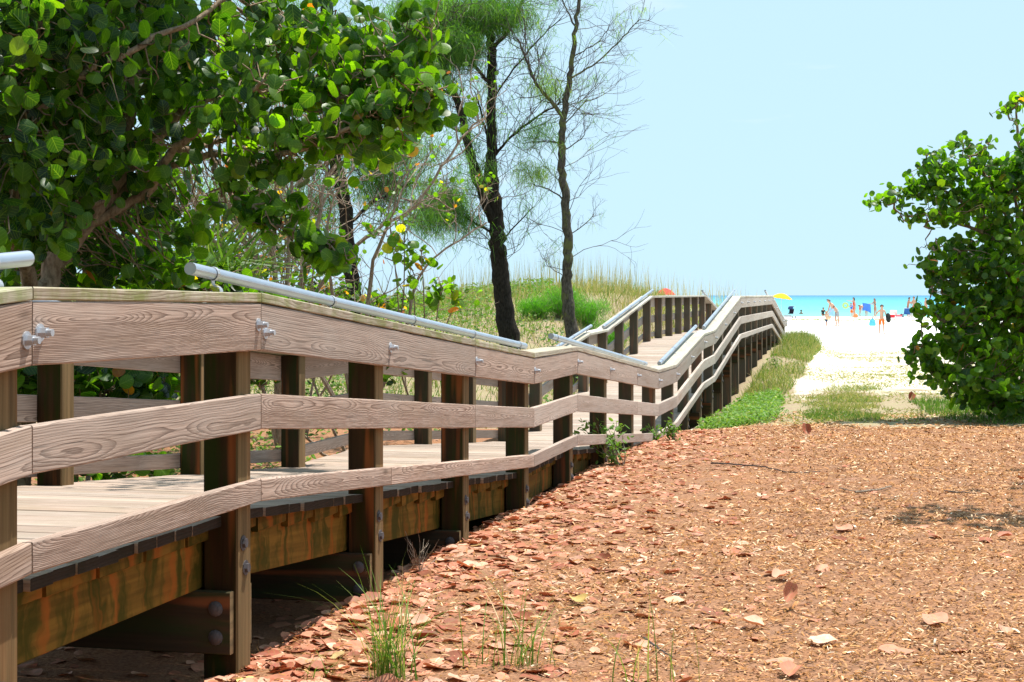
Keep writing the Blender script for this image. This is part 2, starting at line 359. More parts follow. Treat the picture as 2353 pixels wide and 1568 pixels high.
# ---------------------------------------------------------------- ground
def ground(x, y):
    x = np.asarray(x, float); y = np.asarray(y, float); t, w = tw(x, y)
    z = np.interp(y, [3, 6.3, 9, 13, 16.5, 19, 22, 26, 50, 85, 150, 170, 260], [.33, .30, .27, .22, .20, .09, .06, .02, 0, 0, -.23, -.55, -3])
    near = sm(60, 45, y)
    z = z - .17 * sm(.0, .5, w) * sm(2.3, 1.7, w) * near * sm(-6, -5, t)
    z = z - .20 * sm(7.6, 9.5, t) * sm(15, 13, t) * sm(-1.3, -.1, w) * sm(3.5, 1.8, w)
    z = z + .36 * sm(14.5, 20, t) * sm(-1.9, -.3, w) * sm(28, 24, t)
    z = z + .06 * sm(26, 18, y) * sm(-1.0, -2.6, w) * sm(3, 8, x)
    crest = np.interp(x, [-60, -25, -12, -6, -3.4, -1.4, -.5, 1.75, 3.7, 6, 9], [.4, .2, -.2, -.35, -.45, -.16, -.02, .12, .05, -.10, -.3])
    D = sm(19, 41, y) * sm(66, 47, y) * sm(1.9, 3.9, w)
    z = z + D * (crest + EYE - z)
    c2 = np.interp(x, [-10, 4, 7, 8.5, 10, 12], [-.3, -.25, -.5, -.9, -1.5, -1.75])
    E = sm(50, 54, y) * sm(70, 60, y) * sm(-.1, 1.8, w)
    z = z + E * (np.maximum(c2 + EYE, z) - z)
    amp = sm(4, 8, np.abs(w - .9)) * .5 + .5
    z = z + vn(x, y, .45, 1) * .10 * amp * sm(70, 40, y) + vn(x, y, 1.7, 2) * .035 * sm(70, 40, y) + vn(x, y, 6, 3) * .012 * sm(40, 20, y)
    z = z + vn(x, y, .12, 4) * .25 * D
    z = z + (vn(x, y, .08, 5) * .10 + vn(x, y, .5, 8) * .03) * sm(50, 70, y) * sm(150, 130, y)
    return z
def axis(segs):
    out = [segs[0][0]]
    for a, b, n in segs: out += list(np.linspace(a, b, n + 1)[1:])
    return np.array(out)
xs = axis([(-900, -200, 8), (-200, -40, 16), (-40, -8, 40), (-8, 12, 260), (12, 45, 70), (45, 200, 16), (200, 900, 8)])
ys = axis([(-200, -20, 8), (-20, 4, 20), (4, 22, 240), (22, 55, 190), (55, 175, 110), (175, 300, 8)])
GX, GY = np.meshgrid(xs, ys); GZ = ground(GX, GY)
nx, ny = len(xs), len(ys); idx = np.arange(nx * ny).reshape(ny, nx)
F = np.stack([idx[:-1, :-1], idx[:-1, 1:], idx[1:, 1:], idx[1:, :-1]], -1).reshape(-1, 4)
T_, W_ = tw(GX, GY)
nz = vn(GX, GY, .8, 21) * 2 + vn(GX, GY, 2.6, 22) * 1.2
right = sm(-.2, -.6, W_)
mulch = sm(21.0, 20.0, GY + nz * .6) * sm(30, 12, np.abs(GX))
cx = np.interp(GY, [20, 24, 31, 40, 50], [4.15, 4.85, 6.5, 8.7, 11])
sand = sm(24.5, 32, GY + nz * 1.8) * sm(-.75, -1.25, W_ + nz * .12)
sand = np.maximum(sand, sm(44, 52, GY - 2 * nz) * sm(3.5, 1.5, W_ - sm(60, 48, GY) * 0 ))
sand = np.maximum(sand, sm(58, 66, GY))
track = np.exp(-((GX - (cx - .78)) / .38) ** 2) + np.exp(-((GX - (cx + .78)) / .38) ** 2)
sand = np.maximum(sand, np.clip(track, 0, 1) * sm(25, 33, GY) * .5 * right)
wet = sm(140, 149, GY)
tint = np.stack([mulch, sand, wet, np.ones_like(mulch)], -1).reshape(-1, 4)
N = NT('ground_soil'); tc, ts = N.tint(); p = N.pos()
f1 = N.noise(p, 55, 4, .7); f2 = N.noise(p, 3.0, 4, .6); f3 = N.noise(p, 140, 3, .7)
mul = N.ramp(f1, [(.3, (.11, .045, .022)), (.5, (.30, .14, .07)), (.7, (.48, .26, .135))])
mul = N.mix(N.ramp(f2, [(.35, .55), (.65, 0)]), mul, (.26, .15, .10))
soil = N.ramp(f1, [(.3, (.20, .14, .09)), (.7, (.42, .32, .22))])
soil = N.mix(N.ramp(f2, [(.4, 0), (.7, .6)]), soil, (.30, .30, .14))
snd = N.mix(N.ramp(f3, [(.35, .7), (.65, 0)]), (.66, .60, .52), (.50, .42, .32))
snd = N.mix(N.ramp(f2, [(.56, 0), (.66, .35)]), snd, (.60, .50, .34))
edge = N.math('ADD', ts[1], N.math('MULTIPLY_ADD', f2, .9, -.45))
c = N.mix(N.ramp(edge, [(.35, 0), (.65, 1)]), soil, snd)
c = N.mix(N.ramp(N.math('ADD', ts[0], N.math('MULTIPLY_ADD', f1, .6, -.3)), [(.4, 0), (.6, 1)]), c, mul)
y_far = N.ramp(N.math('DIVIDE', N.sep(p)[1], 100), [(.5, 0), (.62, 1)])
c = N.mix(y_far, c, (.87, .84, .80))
c = N.mix(ts[2], c, (.66, .60, .50))
gm = N.out(N.pbsdf(c, .95, .1, 0, N.bump(f1, .55, .02)).outputs[0])
g = link_mesh('ground', np_mesh('ground', np.stack([GX, GY, GZ], -1).reshape(-1, 3), F, tint, None, True), gm); props(g, kind='structure')

# ---------------------------------------------------------------- sea
SEA = -.23
sx = axis([(-9000, -600, 14), (-600, 600, 60), (600, 9000, 14)]); sy = axis([(149, 400, 120), (400, 2000, 60), (2000, 30000, 30)])
SX, SY = np.meshgrid(sx, sy); sn, sk = SX.shape
SZ = SEA + (vn(SX, SY, .05, 31) * .12 + vn(SX, SY, .3, 32) * .12) * sm(150, 175, SY) * sm(2500, 600, SY)
idx = np.arange(sn * sk).reshape(sn, sk)
F = np.stack([idx[:-1, :-1], idx[:-1, 1:], idx[1:, 1:], idx[1:, :-1]], -1).reshape(-1, 4)
N = NT('sea_water'); p = N.pos(); x, y, z = N.sep(p)
d = N.math('LOGARITHM', y, 10.0)
q = N.comb(N.math('MULTIPLY', x, .25), y, 0)
sw = N.noise(q, .06, 4, .6); rip = N.noise(N.comb(N.math('MULTIPLY', x, .5), y, 0), 1.1, 4, .7)
dd = N.math('ADD', d, N.math('MULTIPLY_ADD', sw, .35, -.175))
c = N.ramp(N.math('DIVIDE', N.math('SUBTRACT', dd, 2.1), 1.6), [(0, (.26, .56, .50)), (.10, (.15, .45, .45)), (.25, (.10, .38, .43)), (.5, (.06, .27, .38)), (.8, (.04, .18, .31)), (1, (.03, .13, .27))])
c = N.mix(N.ramp(rip, [(.42, .25), (.60, 0)]), c, (.03, .30, .42))
c = N.mix(N.ramp(rip, [(.63, 0), (.72, .45)]), c, (.50, .75, .75))
sm_ = N.out(N.pbsdf(c, .45, .18, 0, N.bump(rip, .5, .3)).outputs[0])
o = link_mesh('sea', np_mesh('sea', np.stack([SX, SY, SZ], -1).reshape(-1, 3), F, None, None, True), sm_); props(o, kind='structure')

# ---------------------------------------------------------------- boardwalk
bw = empty('boardwalk', tuple(RP(0, .9, 0.2)), 'long weathered timber boardwalk ramping up and down between plank railings towards the beach', 'boardwalk')
def grey_at(t): return float(np.clip(.0 + .92 * sm(.5, 12, t), 0, .92))
def rail_board(name, t0, t1, w0, w1, top, h, mat, parent=bw, alg=0., ch=.004, jit=.0012, bright=.5):
    n = max(3, int((t1 - t0) * 7)) ; ks = [k for k in KT if t0 < k < t1]
    ts_ = np.array(sorted(set(list(np.linspace(t0 + .0022, t1 - .0022, n)) + ks)))
    P = np.array([RP(t, 0, cz(t) - top) for t in ts_])
    tint = (bright + rnd.uniform(-.17, .15), rnd.random(), grey_at((t0 + t1) / 2), alg)
    m = MB(); m.strip(P, rect(w0, w1, -h, 0, ch), INW, UP, tint, jit)
    return m.build(name, mat, parent)
# bolts ---------------------------------------------------------
def bolt_mesh():
    m = MB(); k = 14; t = (.5, .5, 0, 0); ax = -INW
    m.tube([np.zeros(3), ax * .005], .026, 14, t)
    m.tube([ax * .005, ax * .026], .0165, 6, t)
    m.tube([ax * .026, ax * .042], .011, 10, t)
    return m.mesh('bolt')
bolt_me = bolt_mesh(); bolt_me.materials.append(M['steel'])
def lag_mesh():
    m = MB(); m.tube([np.zeros(3), -INW * .004], .030, 12); m.tube([-INW * .004, -INW * .016], .019, 6); return m.mesh('lag_bolt')
lag_me = lag_mesh(); lag_me.materials.append(M['boltdark'])
def carriage_mesh():
    m = MB(); m.tube([np.zeros(3), -ALONG * .004, -ALONG * .012, -ALONG * .016], [.030, .029, .018, .004], 12); return m.mesh('carriage_bolt')
car_me = carriage_mesh(); car_me.materials.append(M['boltdark'])
def place(me, name, loc, parent):
    o = bpy.data.objects.new(name, me); COL.objects.link(o); o.parent = parent
    chain = []; p = parent
    while p is not None: chain.append(p); p = p.parent
    Mx = Matrix.Identity(4)
    for q in reversed(chain): Mx = Mx @ q.matrix_parent_inverse @ Matrix.LocRotScale(q.location, q.rotation_euler, q.scale)
    o.matrix_parent_inverse = Mx.inverted(); o.location = tuple(loc); return o
JT = [-4, -1, 0, 2, 3, 4, 6, 7, 8, 10, 11, 13, 14, 16, 18, 20, 22, 23.5, 24.45]
JB = [-4, -1, 0, 1, 3, 4, 5, 7, 8, 10, 11, 13, 14, 16, 18, 20, 22, 23.5, 24.45]
near_top = []
for i in range(len(JT) - 1):
    a, b = JT[i], JT[i + 1]
    alg = .9 if b <= 3 else .2
    o1 = rail_board('top_rail', a, b, 0, .038, .042, .184, M['board'], bright=.42); near_top.append((a, b, o1))
    rail_board('middle_rail', a, b, 0, .038, .396, .140, M['board'])
    rail_board('cap_rail', a, b, -.003, .212, 0.0, .038, M['cap'], alg=alg, bright=.5)
    rail_board('top_rail', a, b, WF + .14, WF + .178, .042, .184, M['board'], bright=.45)
    rail_board('middle_rail', a, b, WF + .14, WF + .178, .396, .140, M['board'], bright=.4)
    rail_board('cap_rail', a, b, WF - .03, WF + .192, 0.0, .038, M['cap'], alg=alg)
for a, b in zip(JB[:-1], JB[1:]):
    rail_board('lower_rail', a, b, 0, .038, .73, .089, M['board'], bright=.47)
    rail_board('lower_rail', a, b, WF + .14, WF + .178, .73, .089, M['board'], bright=.4)
for a, b, o1 in near_top:
    for t in range(-3, 25):
        if not (a - .001 <= t < b + .001): continue
        isj = t in (-1, 0) and (t == a or t == b)
        if isj:
            dt = -.020 if t == b else .022; dz = -.10 + (.012 if t == b else -.02) if t == 0 else (-.115 if t == b else -.095)
            place(bolt_me, 'bolt', RP(t + dt, 0, cz(t) - .042 + dz + .005), o1)
        elif t == a or (t > a and t < b):
            place(bolt_me, 'bolt', RP(t + (.012 if t == a else -.012), 0, cz(t) - .042 - .088), o1)
# posts ----------------------------------------------------------
lagged = []
for t in range(-3, 25):
    tt = t - .046
    for side in (0, 1):
        w0, w1 = (.038, .178) if side == 0 else (WF, WF + .14)
        c = RP(tt, (w0 + w1) / 2, 0); zb = float(ground(c[0], c[1])) - .35; zt = cz(tt) - .040
        m = MB(); n = 6; P = [np.array([c[0], c[1], z]) for z in np.linspace(zb, zt, n)]
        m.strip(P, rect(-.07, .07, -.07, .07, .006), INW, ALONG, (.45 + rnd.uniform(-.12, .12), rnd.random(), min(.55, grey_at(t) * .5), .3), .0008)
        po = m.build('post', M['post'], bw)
        if side == 0 and t < 13:
            for k, dz in enumerate((-.97, -1.07) if t > -1 else (-1.13, -1.30)):
                place(lag_me, 'lag_bolt', RP(tt + (.006 if k else -.008), .038, cz(tt) + dz), po)
# deck: planks of one slope in one part ---------------------------
DS = [-4, -1, 0, 3, 4, 7, 8, 10, 11, 14, 20, 23.5, 24.45]
for a, b in zip(DS[:-1], DS[1:]):
    m = MB(); L = (b - a) * BAY; n = max(1, round(L / .1465)); pw = L / n
    for i in range(n):
        t = a + (i + .5) / n * (b - a); gp = rnd.uniform(.010, .028); tl = a + (i + gp) / n * (b - a); th = a + (i + 1 - gp) / n * (b - a)
        e0 = .10 + rnd.uniform(-.012, .012); e1 = WF + .135 + rnd.uniform(-.01, .01); z = cz(t) - .86 + rnd.uniform(-.002, .002)
        slope = (cz(th) - cz(tl)) / ((th - tl) * BAY); av = ALONG + UP * slope; av = av / np.linalg.norm(av)
        c0 = RP((tl + th) / 2, e0, z - .019); c1 = RP((tl + th) / 2, e1, z - .019); hw = (th - tl) * BAY / 2
        m.strip([c0, (c0 + c1) / 2, c1], rect(-hw, hw, -.019, .019, .004), av, UP, (.5 + rnd.uniform(-.22, .22), rnd.random(), float(np.clip(.25 + grey_at(t) * .3 + rnd.uniform(-.15, .2), 0, 1)), .15), .0012, captint=(-.62, .5, 0, .6))  # end grain tinted near black; the shade on plank ends is in this colour
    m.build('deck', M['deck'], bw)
    for w0 in (.19, WF - .06):
        m = MB(); P = np.array([RP(t, 0, cz(t) - .899) for t in np.linspace(a, b, max(2, int((b - a) * 2)))])
        m.strip(P, rect(w0, w0 + .04, -.245, 0, .003), INW, UP, (.5, rnd.random(), grey_at(a) * .3, .2), .001); m.build('stringer', M['stringer'], bw)
        m = MB(); k = 0
        for t in np.arange(a + .1, b - .05, .2):   # nailing blocks under the plank ends
            c = RP(t, w0 - .018 if w0 < 1 else w0 + .058, cz(t) - .925)
            m.box(c, ALONG * .33, INW * .03, UP * .06, (.25 + .3 * rnd.random(), rnd.random(), 0, .1))
        m.build('nailing_strip', M['stringer'], bw)
# pier beams -----------------------------------------------------
for t in range(-3, 24):
    tt = t - .046
    for s in (-1, 1):
        m = MB(); z = cz(tt) - .86 - .285 - .12
        if t >= 12: z = cz(tt) - .86 - .165 - .12
        c0 = RP(tt, .052, z) + ALONG * s * .091; c1 = RP(tt, WF + .13, z) + ALONG * s * .091
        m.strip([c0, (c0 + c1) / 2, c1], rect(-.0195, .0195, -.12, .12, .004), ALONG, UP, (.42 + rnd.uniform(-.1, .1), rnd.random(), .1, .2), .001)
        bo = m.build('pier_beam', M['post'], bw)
        if s == -1 and t < 5:
            for dz in (.055, -.055): place(car_me, 'carriage_bolt', RP(tt, .11, z + dz) - ALONG * .1115, bo)
# pipe handrails ---------------------------------------------------
bracket_me = None
def bracket_mesh(sgn):
    m = MB(); pts = np.array([(0, -.024), (0, -.036), (.006, -.046), (.03, -.053), (.034, -.062), (.036, -.085), (.04, -.092)])
    P = np.array([-INW * sgn * a * -1 + UP * b for a, b in pts]); 
    V = []; 
    for q in P:
        for da, do in ((-.014, -.0025), (.014, -.0025), (.014, .0025), (-.014, .0025)): V.append(q + ALONG * da + INW * do + UP * do)
    F = [];  n = len(P)
    for i in range(n - 1):
        for j in range(4): F.append((i * 4 + j, i * 4 + (j + 1) % 4, (i + 1) * 4 + (j + 1) % 4, (i + 1) * 4 + j))
    F += [(0, 3, 2, 1), (4 * n - 4, 4 * n - 3, 4 * n - 2, 4 * n - 1)]
    m.add(V, F)
    ang = np.linspace(0, 2 * np.pi, 13); P2 = []
    for s in (-.013, .013): P2.append([ALONG * s + INW * math.cos(a) * .0275 + UP * math.sin(a) * .0275 for a in ang[:-1]])
    V = np.array(P2[0] + P2[1]); F = [(j, (j + 1) % 12, 12 + (j + 1) % 12, 12 + j) for j in range(12)]; m.add(V, F)
    return m.mesh('bracket')
def handrail(a, b, ta, tb, wc, sgn):
    """pipe over the ramp between knots a and b, its straight line extended to ta..tb"""
    s = (cz(b - .01) - cz(a + .01)) / (b - a - .02)
    f = lambda t: RP(t, wc, cz(a) + (t - a) * s + .067)
    m = MB(); P = [f(t) for t in np.linspace(ta, tb, 14)]; m.tube(P, .0242, 16, (.5, .5, 0, 0), False)
    o = m.build('handrail', M['pipe'], bw, True)
    for e in (0, -1):
        q = MB(); d = (P[1] - P[0]); d = d / np.linalg.norm(d) * (1 if e else -1)
        q.tube([P[e] - d * .001, P[e] + d * .002], .0243, 16); q.build('end_cap', M['pipecap'], o)
    n = max(2, round((tb - ta) / .95)); 
    for i in range(n + 1):
        t = ta + .12 + (tb - ta - .24) * i / n
        place(br_me[sgn], 'bracket', f(t), o)
br_me = {}
for sgn in (-1, 1):
    br_me[sgn] = bracket_mesh(sgn); br_me[sgn].materials.append(M['steel'])
for side, wc, sgn in ((0, .165, -1), (1, WF + .03, 1)):
    handrail(-4, -1, -4.2, -.85, wc, sgn)
    handrail(0, 3, -.17, 3.25, wc, sgn)
    handrail(4, 7, 3.83, 7.05, wc, sgn)
    handrail(8, 10, 7.75, 10.2, wc, sgn)
    handrail(11, 14, 10.85, 14.25, wc, sgn)
    handrail(20, 23.5, 19.75, 23.6, wc, sgn)
# ---------------------------------------------------------------- foliage helpers
def leaf_template():
    V = []; n = 10
    for i in range(n):
        a = 2 * math.pi * (i + .5) / n + math.pi / 2 ; r = 1.0
        if i in (0, n - 1) : pass
        x = math.cos(a) * 1.0; y = math.sin(a) * .96 + .12
        V.append((x, y, -.16 * abs(x) ** 1.4 - .10 * (y - .1) ** 2 + .05 * math.sin(3 * a)))
    V += [(0, .75, .02), (0, 0, .03), (0, -.62, 0.0)]
    F = []
    # fan around the midrib points
    def near(v): return min((n, n + 1, n + 2), key=lambda k: (V[v][1] - V[k][1]) ** 2 + (V[v][0] - V[k][0]) ** 2 * .2)
    for i in range(n):
        j = (i + 1) % n; a, b = near(i), near(j)
        F.append((i, j, a))
        if a != b: F.append((a, j, b))
    F = [f for f in F if len(set(f)) == 3]
    return np.array(V), np.array(F)
LV, LF = leaf_template()
LV6 = np.array([(math.cos(a), math.sin(a), -.12 * abs(math.cos(a))) for a in np.arange(6) * math.pi / 3 + .3] + [(0, 0, .05)]); LF6 = np.array([(i, (i + 1) % 6, 6) for i in range(6)])
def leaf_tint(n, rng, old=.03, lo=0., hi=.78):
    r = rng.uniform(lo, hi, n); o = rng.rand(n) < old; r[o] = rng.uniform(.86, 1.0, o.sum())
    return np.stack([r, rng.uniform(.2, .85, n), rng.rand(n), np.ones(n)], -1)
def wiggle(A, B, n, amp, rng, sag=0.):
    A = np.asarray(A, float); B = np.asarray(B, float); t = np.linspace(0, 1, n)[:, None]; P = A + (B - A) * t
    k = rng.normal(0, 1, (4, 3)); f = np.arange(1, 5)[:, None, None] * np.pi
    P = P + (np.sin(f * t[None]) * k[:, None, :] / np.arange(1, 5)[:, None, None]).sum(0) * amp
    P[:, 2] -= np.sin(np.pi * t[:, 0]) * sag; return P
def limb(mb, pts, r0, r1, rng, amp=.02, k=7, tint=(.5, .5, 0, 0), sub=5):
    """smooth tapered limb through pts"""
    pts = np.asarray(pts, float); n = len(pts); T = np.linspace(0, n - 1, (n - 1) * sub + 1)
    Pm = np.vstack([2 * pts[0] - pts[1], pts, 2 * pts[-1] - pts[-2]]); out = []
    for t in T:
        i = min(int(t), n - 2); f = t - i; p0, p1, p2, p3 = Pm[i], Pm[i + 1], Pm[i + 2], Pm[i + 3]
        out.append(.5 * ((2 * p1) + (-p0 + p2) * f + (2 * p0 - 5 * p1 + 4 * p2 - p3) * f * f + (-p0 + 3 * p1 - 3 * p2 + p3) * f ** 3))
    out = np.array(out) + rng.normal(0, amp, (len(out), 3)); 
    r = np.linspace(r0, r1, len(out)) if np.isscalar(r0) and np.isscalar(r1) else np.interp(np.linspace(0, 1, len(out)), np.linspace(0, 1, len(r0)), r0)
    mb.tube(out, r * (1 + rng.normal(0, .04, len(out))), k, tint); return out
def branchlets(mb, A, d, L, r, depth, rng, spread=.6, up=.1, nchild=3, tips=None, k=4, curl=.25, mid=None):
    """recursive twigs"""
    d = d / (np.linalg.norm(d) + 1e-9); n = 5; P = [np.array(A, float)]; c = d.copy()
    for i in range(n):
        c = c + rng.normal(0, curl / 2.2, 3) + np.array([0, 0, up * .3]); c /= np.linalg.norm(c); P.append(P[-1] + c * L / n)
    P = np.array(P); mb.tube(P, np.linspace(r, r * .55, n + 1), k, (.5, rng.rand(), 0, 0), cap=False)
    if mid is not None: mid.extend(P[2:])
    if depth <= 0:
        if tips is not None: tips.append((P[-1], c)); tips.append((P[-3], c))
        return
    for j in range(nchild):
        i = rng.randint(2, n + 1) if j else n
        q = c + rng.normal(0, spread, 3); q[2] += up
        branchlets(mb, P[i], q, L * rng.uniform(.55, .85), r * .6, depth - 1, rng, spread, up, nchild, tips, k if depth > 1 else 3, curl, mid)
def lobe_points(lobes, rng, shell=.35):
    """points inside ellipsoids given as (px, py, rx, ry, depth, rdepth, n)"""
    P = []
    for cx_, cy_, rx, ry, Z, rz, n in lobes:
        u = rng.normal(0, 1, (n, 3)); u /= np.linalg.norm(u, axis=1)[:, None]; u *= (rng.rand(n) ** shell)[:, None]
        c = W(cx_, cy_, Z); s = Z / 3710.0
        P.append(c + u * np.array([rx * s, rz, ry * s]))
    return np.concatenate(P)
def grape_leaves(name, P, rad, rng, mat, parent, old=.03, flat=.6, hi=.78, six=False, toward=None, lo=0.):
    n = len(P); nr = rng.normal(0, 1, (n, 3)); nr[:, 2] = np.abs(nr[:, 2]) * .7 + flat
    if toward is not None: nr = nr + np.asarray(toward)
    m = MB(); sc = rng.uniform(rad * .62, rad * 1.15, n); sc3 = np.stack([sc * rng.uniform(.82, 1.05, n), sc, sc * rng.uniform(.2, 1.8, n)], -1)
    m.scatter(LV6 if six else LV, LF6 if six else LF, P, frames(nr, rng.uniform(0, 6.28, n)), sc3, leaf_tint(n, rng, old, lo, hi))
    return m.build(name, mat, parent, True)
def cluster(P, per, sig, rng):
    """leaf positions in small groups round P"""
    Q = np.repeat(P, per, axis=0); return Q + rng.normal(0, sig, Q.shape)

# ---------------------------------------------------------------- big sea grape on the left
rg = np.random.RandomState(21)
base = W(40, 1150, 11.6); base[2] = float(ground(base[0], base[1])) - .05
tr = empty('sea_grape_tree', tuple(base), 'large spreading sea grape tree with round green leaves overhanging the boardwalk on the left', 'tree')
tm = MB()
def L_(pts, r0, r1, amp=.012): return limb(tm, pts, r0, r1, rg, amp)
lims = []
lims.append(L_([base, W(70, 800, 11.7), W(110, 640, 12), W(200, 510, 12), W(290, 392, 12.1)], .10, .062))
lims.append(L_([W(290, 392, 12.1), W(400, 272, 12.3), W(545, 190, 12.7), W(660, 120, 13), W(790, 40, 13.2)], .05, .015))
lims.append(L_([W(195, 515, 12), W(330, 445, 12), W(400, 345, 11.8), W(520, 250, 11.6), W(600, 190, 11.5)], .045, .014))
lims.append(L_([W(230, 470, 12), W(345, 400, 12.2), W(460, 361, 12), W(623, 361, 11.8), W(746, 320, 11.7), W(911, 263, 11.6), W(990, 215, 11.6)], .035, .010))
lims.append(L_([W(410, 345, 11.9), W(470, 335, 12.1), W(590, 315, 12.4), W(700, 345, 12.5), W(860, 350, 12.6), W(930, 325, 12.6)], .026, .008))
lims.append(L_([W(250, 455, 12), W(150, 480, 11.5), W(40, 480, 11.2), W(-120, 470, 11)], .022, .012))
lims.append(L_([W(480, 330, 12), W(521, 427, 11.8), W(624, 505, 11.6), W(747, 566, 11.5), W(790, 590, 11.5)], .022, .007))
lims.append(L_([W(300, 380, 12.1), W(305, 230, 12), W(308, 90, 12), W(312, -60, 12)], .03, .018))
lims.append(L_([W(560, 185, 12.6), W(720, 235, 12.2), W(788, 217, 12), W(895, 156, 11.9), W(985, 110, 11.9)], .022, .008))
lims.append(L_([W(90, 700, 11.9), W(30, 500, 11.2), W(60, 250, 10.8), W(90, 20, 10.8), W(100, -150, 11)], .06, .03))
lims.append(L_([W(60, 300, 10.9), W(170, 180, 11), W(270, 130, 11.3), W(420, 60, 11.5), W(560, -20, 11.8)], .035, .015))
lobes = [(60, 110, 190, 150, 10.8, 1.2, 560), (110, 330, 190, 130, 11.2, 1.3, 560), (60, 520, 110, 80, 11, .9, 200), (260, 150, 170, 140, 11.8, 1.3, 480), (300, 350, 130, 110, 12.2, 1.2, 260),
         (210, 550, 150, 60, 12.7, .8, 200), (330, 600, 90, 45, 12.8, .6, 110), (-60, 250, 120, 350, 10.5, 1.2, 300), (120, 620, 130, 40, 12.8, .5, 120), (70, 460, 90, 90, 12.6, .6, 130),
         (480, 100, 140, 90, 12.2, 1.0, 300), (470, 260, 140, 70, 12, .8, 190), (600, 60, 130, 80, 12.4, .9, 230), (640, 170, 120, 70, 12, .7, 190), (600, 280, 120, 45, 11.8, .6, 110), (720, 60, 90, 70, 12.6, .7, 120), (330, 460, 90, 50, 12.4, .6, 70)]
lobes = [(a, b_, c_, d_, e_, f_, int(g_ * (.42 if a > 400 else .72))) for a, b_, c_, d_, e_, f_, g_ in lobes]
lims.append(L_([W(560, -20, 11.8), W(760, -160, 11.3), W(950, -330, 10.9), W(1060, -480, 10.6)], .03, .012))
lobes += [(-50, -190, 330, 130, 11.6, 1.8, 900), (180, -230, 220, 100, 13.1, 1.5, 500), (60, -380, 350, 120, 12.6, 2.0, 800), (-250, 100, 120, 300, 11, 1.6, 300), (1010, -420, 130, 160, 10.7, 1.1, 120), (830, -520, 130, 150, 9.7, .9, 90), (370, 0, 110, 60, 12.6, .8, 150), (180, -20, 120, 60, 12.2, .8, 120)]  # high lobes on the left are out of view, added to shade the leaves below
lobes = [(a, b_, c_, d_, e_, f_, int(g_ * 1.35) if a < 300 and b_ > -100 else (int(g_ * 1.5) if b_ < -100 and a < 500 else g_)) for a, b_, c_, d_, e_, f_, g_ in lobes]
P = lobe_points(lobes, rg); P = cluster(P[::2], 2, .07, rg)
SP = []   # the airy right side: leaves in sprays along the limbs
def spray(pts, n, sig, lo=.25):
    pts = np.asarray(pts); i = rg.uniform(lo, 1, n) * (len(pts) - 1.001); a = i.astype(int); f = (i - a)[:, None]
    return pts[a] * (1 - f) + pts[a + 1] * f + rg.normal(0, sig, (n, 3))
SP.append(spray(lims[3], 150, .10, .45)); SP.append(spray(lims[3][-8:], 40, .13, 0)); SP.append(spray(lims[4], 60, .10, .35)); SP.append(spray(lims[8], 90, .14, .3)); SP.append(spray(lims[1], 110, .16, .3))
SP.append(spray(lims[6][-12:], 26, .07, 0)); SP.append(spray(lims[6], 22, .06, .25)); SP.append(spray(lims[2], 60, .14, .3)); SP.append(spray(lims[5], 50, .12, .1))
for (cx_, cy_, rx, ry, Z, rz, n) in [(960, 40, 55, 45, 12, .3, 34), (955, 110, 48, 45, 12, .3, 34), (930, 165, 60, 35, 11.9, .3, 30), (965, 250, 55, 60, 11.7, .3, 46), (860, 240, 60, 50, 11.8, .4, 44), (800, 160, 70, 55, 12.1, .4, 58), (760, 90, 80, 60, 12.3, .4, 60), (830, 40, 50, 40, 12.4, .4, 22), (870, 110, 40, 40, 12.2, .4, 24),
                                     (740, 300, 70, 35, 11.8, .3, 34), (690, 210, 70, 45, 11.9, .3, 48), (905, 330, 60, 25, 12, .3, 26), (820, 330, 60, 22, 12, .3, 20), (550, 400, 55, 40, 11.8, .3, 30), (560, 470, 35, 25, 11.7, .3, 16), (600, 500, 35, 25, 11.6, .2, 14), (675, 480, 35, 30, 11.6, .2, 13), (735, 575, 55, 28, 11.5, .25, 24), (720, 540, 50, 20, 11.5, .2, 14), (500, 480, 40, 30, 12, .2, 12),
                                     (430, 530, 50, 50, 12.2, .3, 26), (640, 390, 50, 22, 11.9, .2, 12), (380, 625, 70, 30, 12.5, .4, 36)]:
    SP.append(lobe_points([(cx_, cy_, rx, ry, Z, rz, n)], rg))
P2 = np.concatenate(SP)
for q in np.concatenate([P[::6], P2[::3]]):     # twigs tie leaves to the nearest limb
    A = np.concatenate(lims); dd = ((A - q) ** 2).sum(1); a = A[np.argmin(dd + rg.uniform(0, .12, len(dd)))]
    tm.tube(wiggle(a, q, 6, .05, rg), np.linspace(.008, .003, 6), 4, cap=False)
tm.build('trunk', M['limb'], tr, True)
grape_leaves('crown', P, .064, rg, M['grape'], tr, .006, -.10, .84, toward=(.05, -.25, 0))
grape_leaves('sunlit_crown', np.concatenate([P2, P2[::4] + rg.normal(0, .08, P2[::4].shape)]), .064, rg, M['grape'], tr, .006, -.05, .85, toward=(.1, -.2, 0), lo=.38)  # brighter leaf tints put the sunlight on this side into the colour

hi_ = lobe_points([(330, -350, 250, 110, 12.1, 1.4, 1300), (60, -330, 250, 110, 11.6, 1.2, 700), (120, -150, 160, 60, 12.6, .7, 260)], rg)
grape_leaves('shade_crown', hi_, .13, rg, M['grape'], tr, .006, .6, .8, True)  # unseen oversized leaves added overhead to throw shade on the left foliage

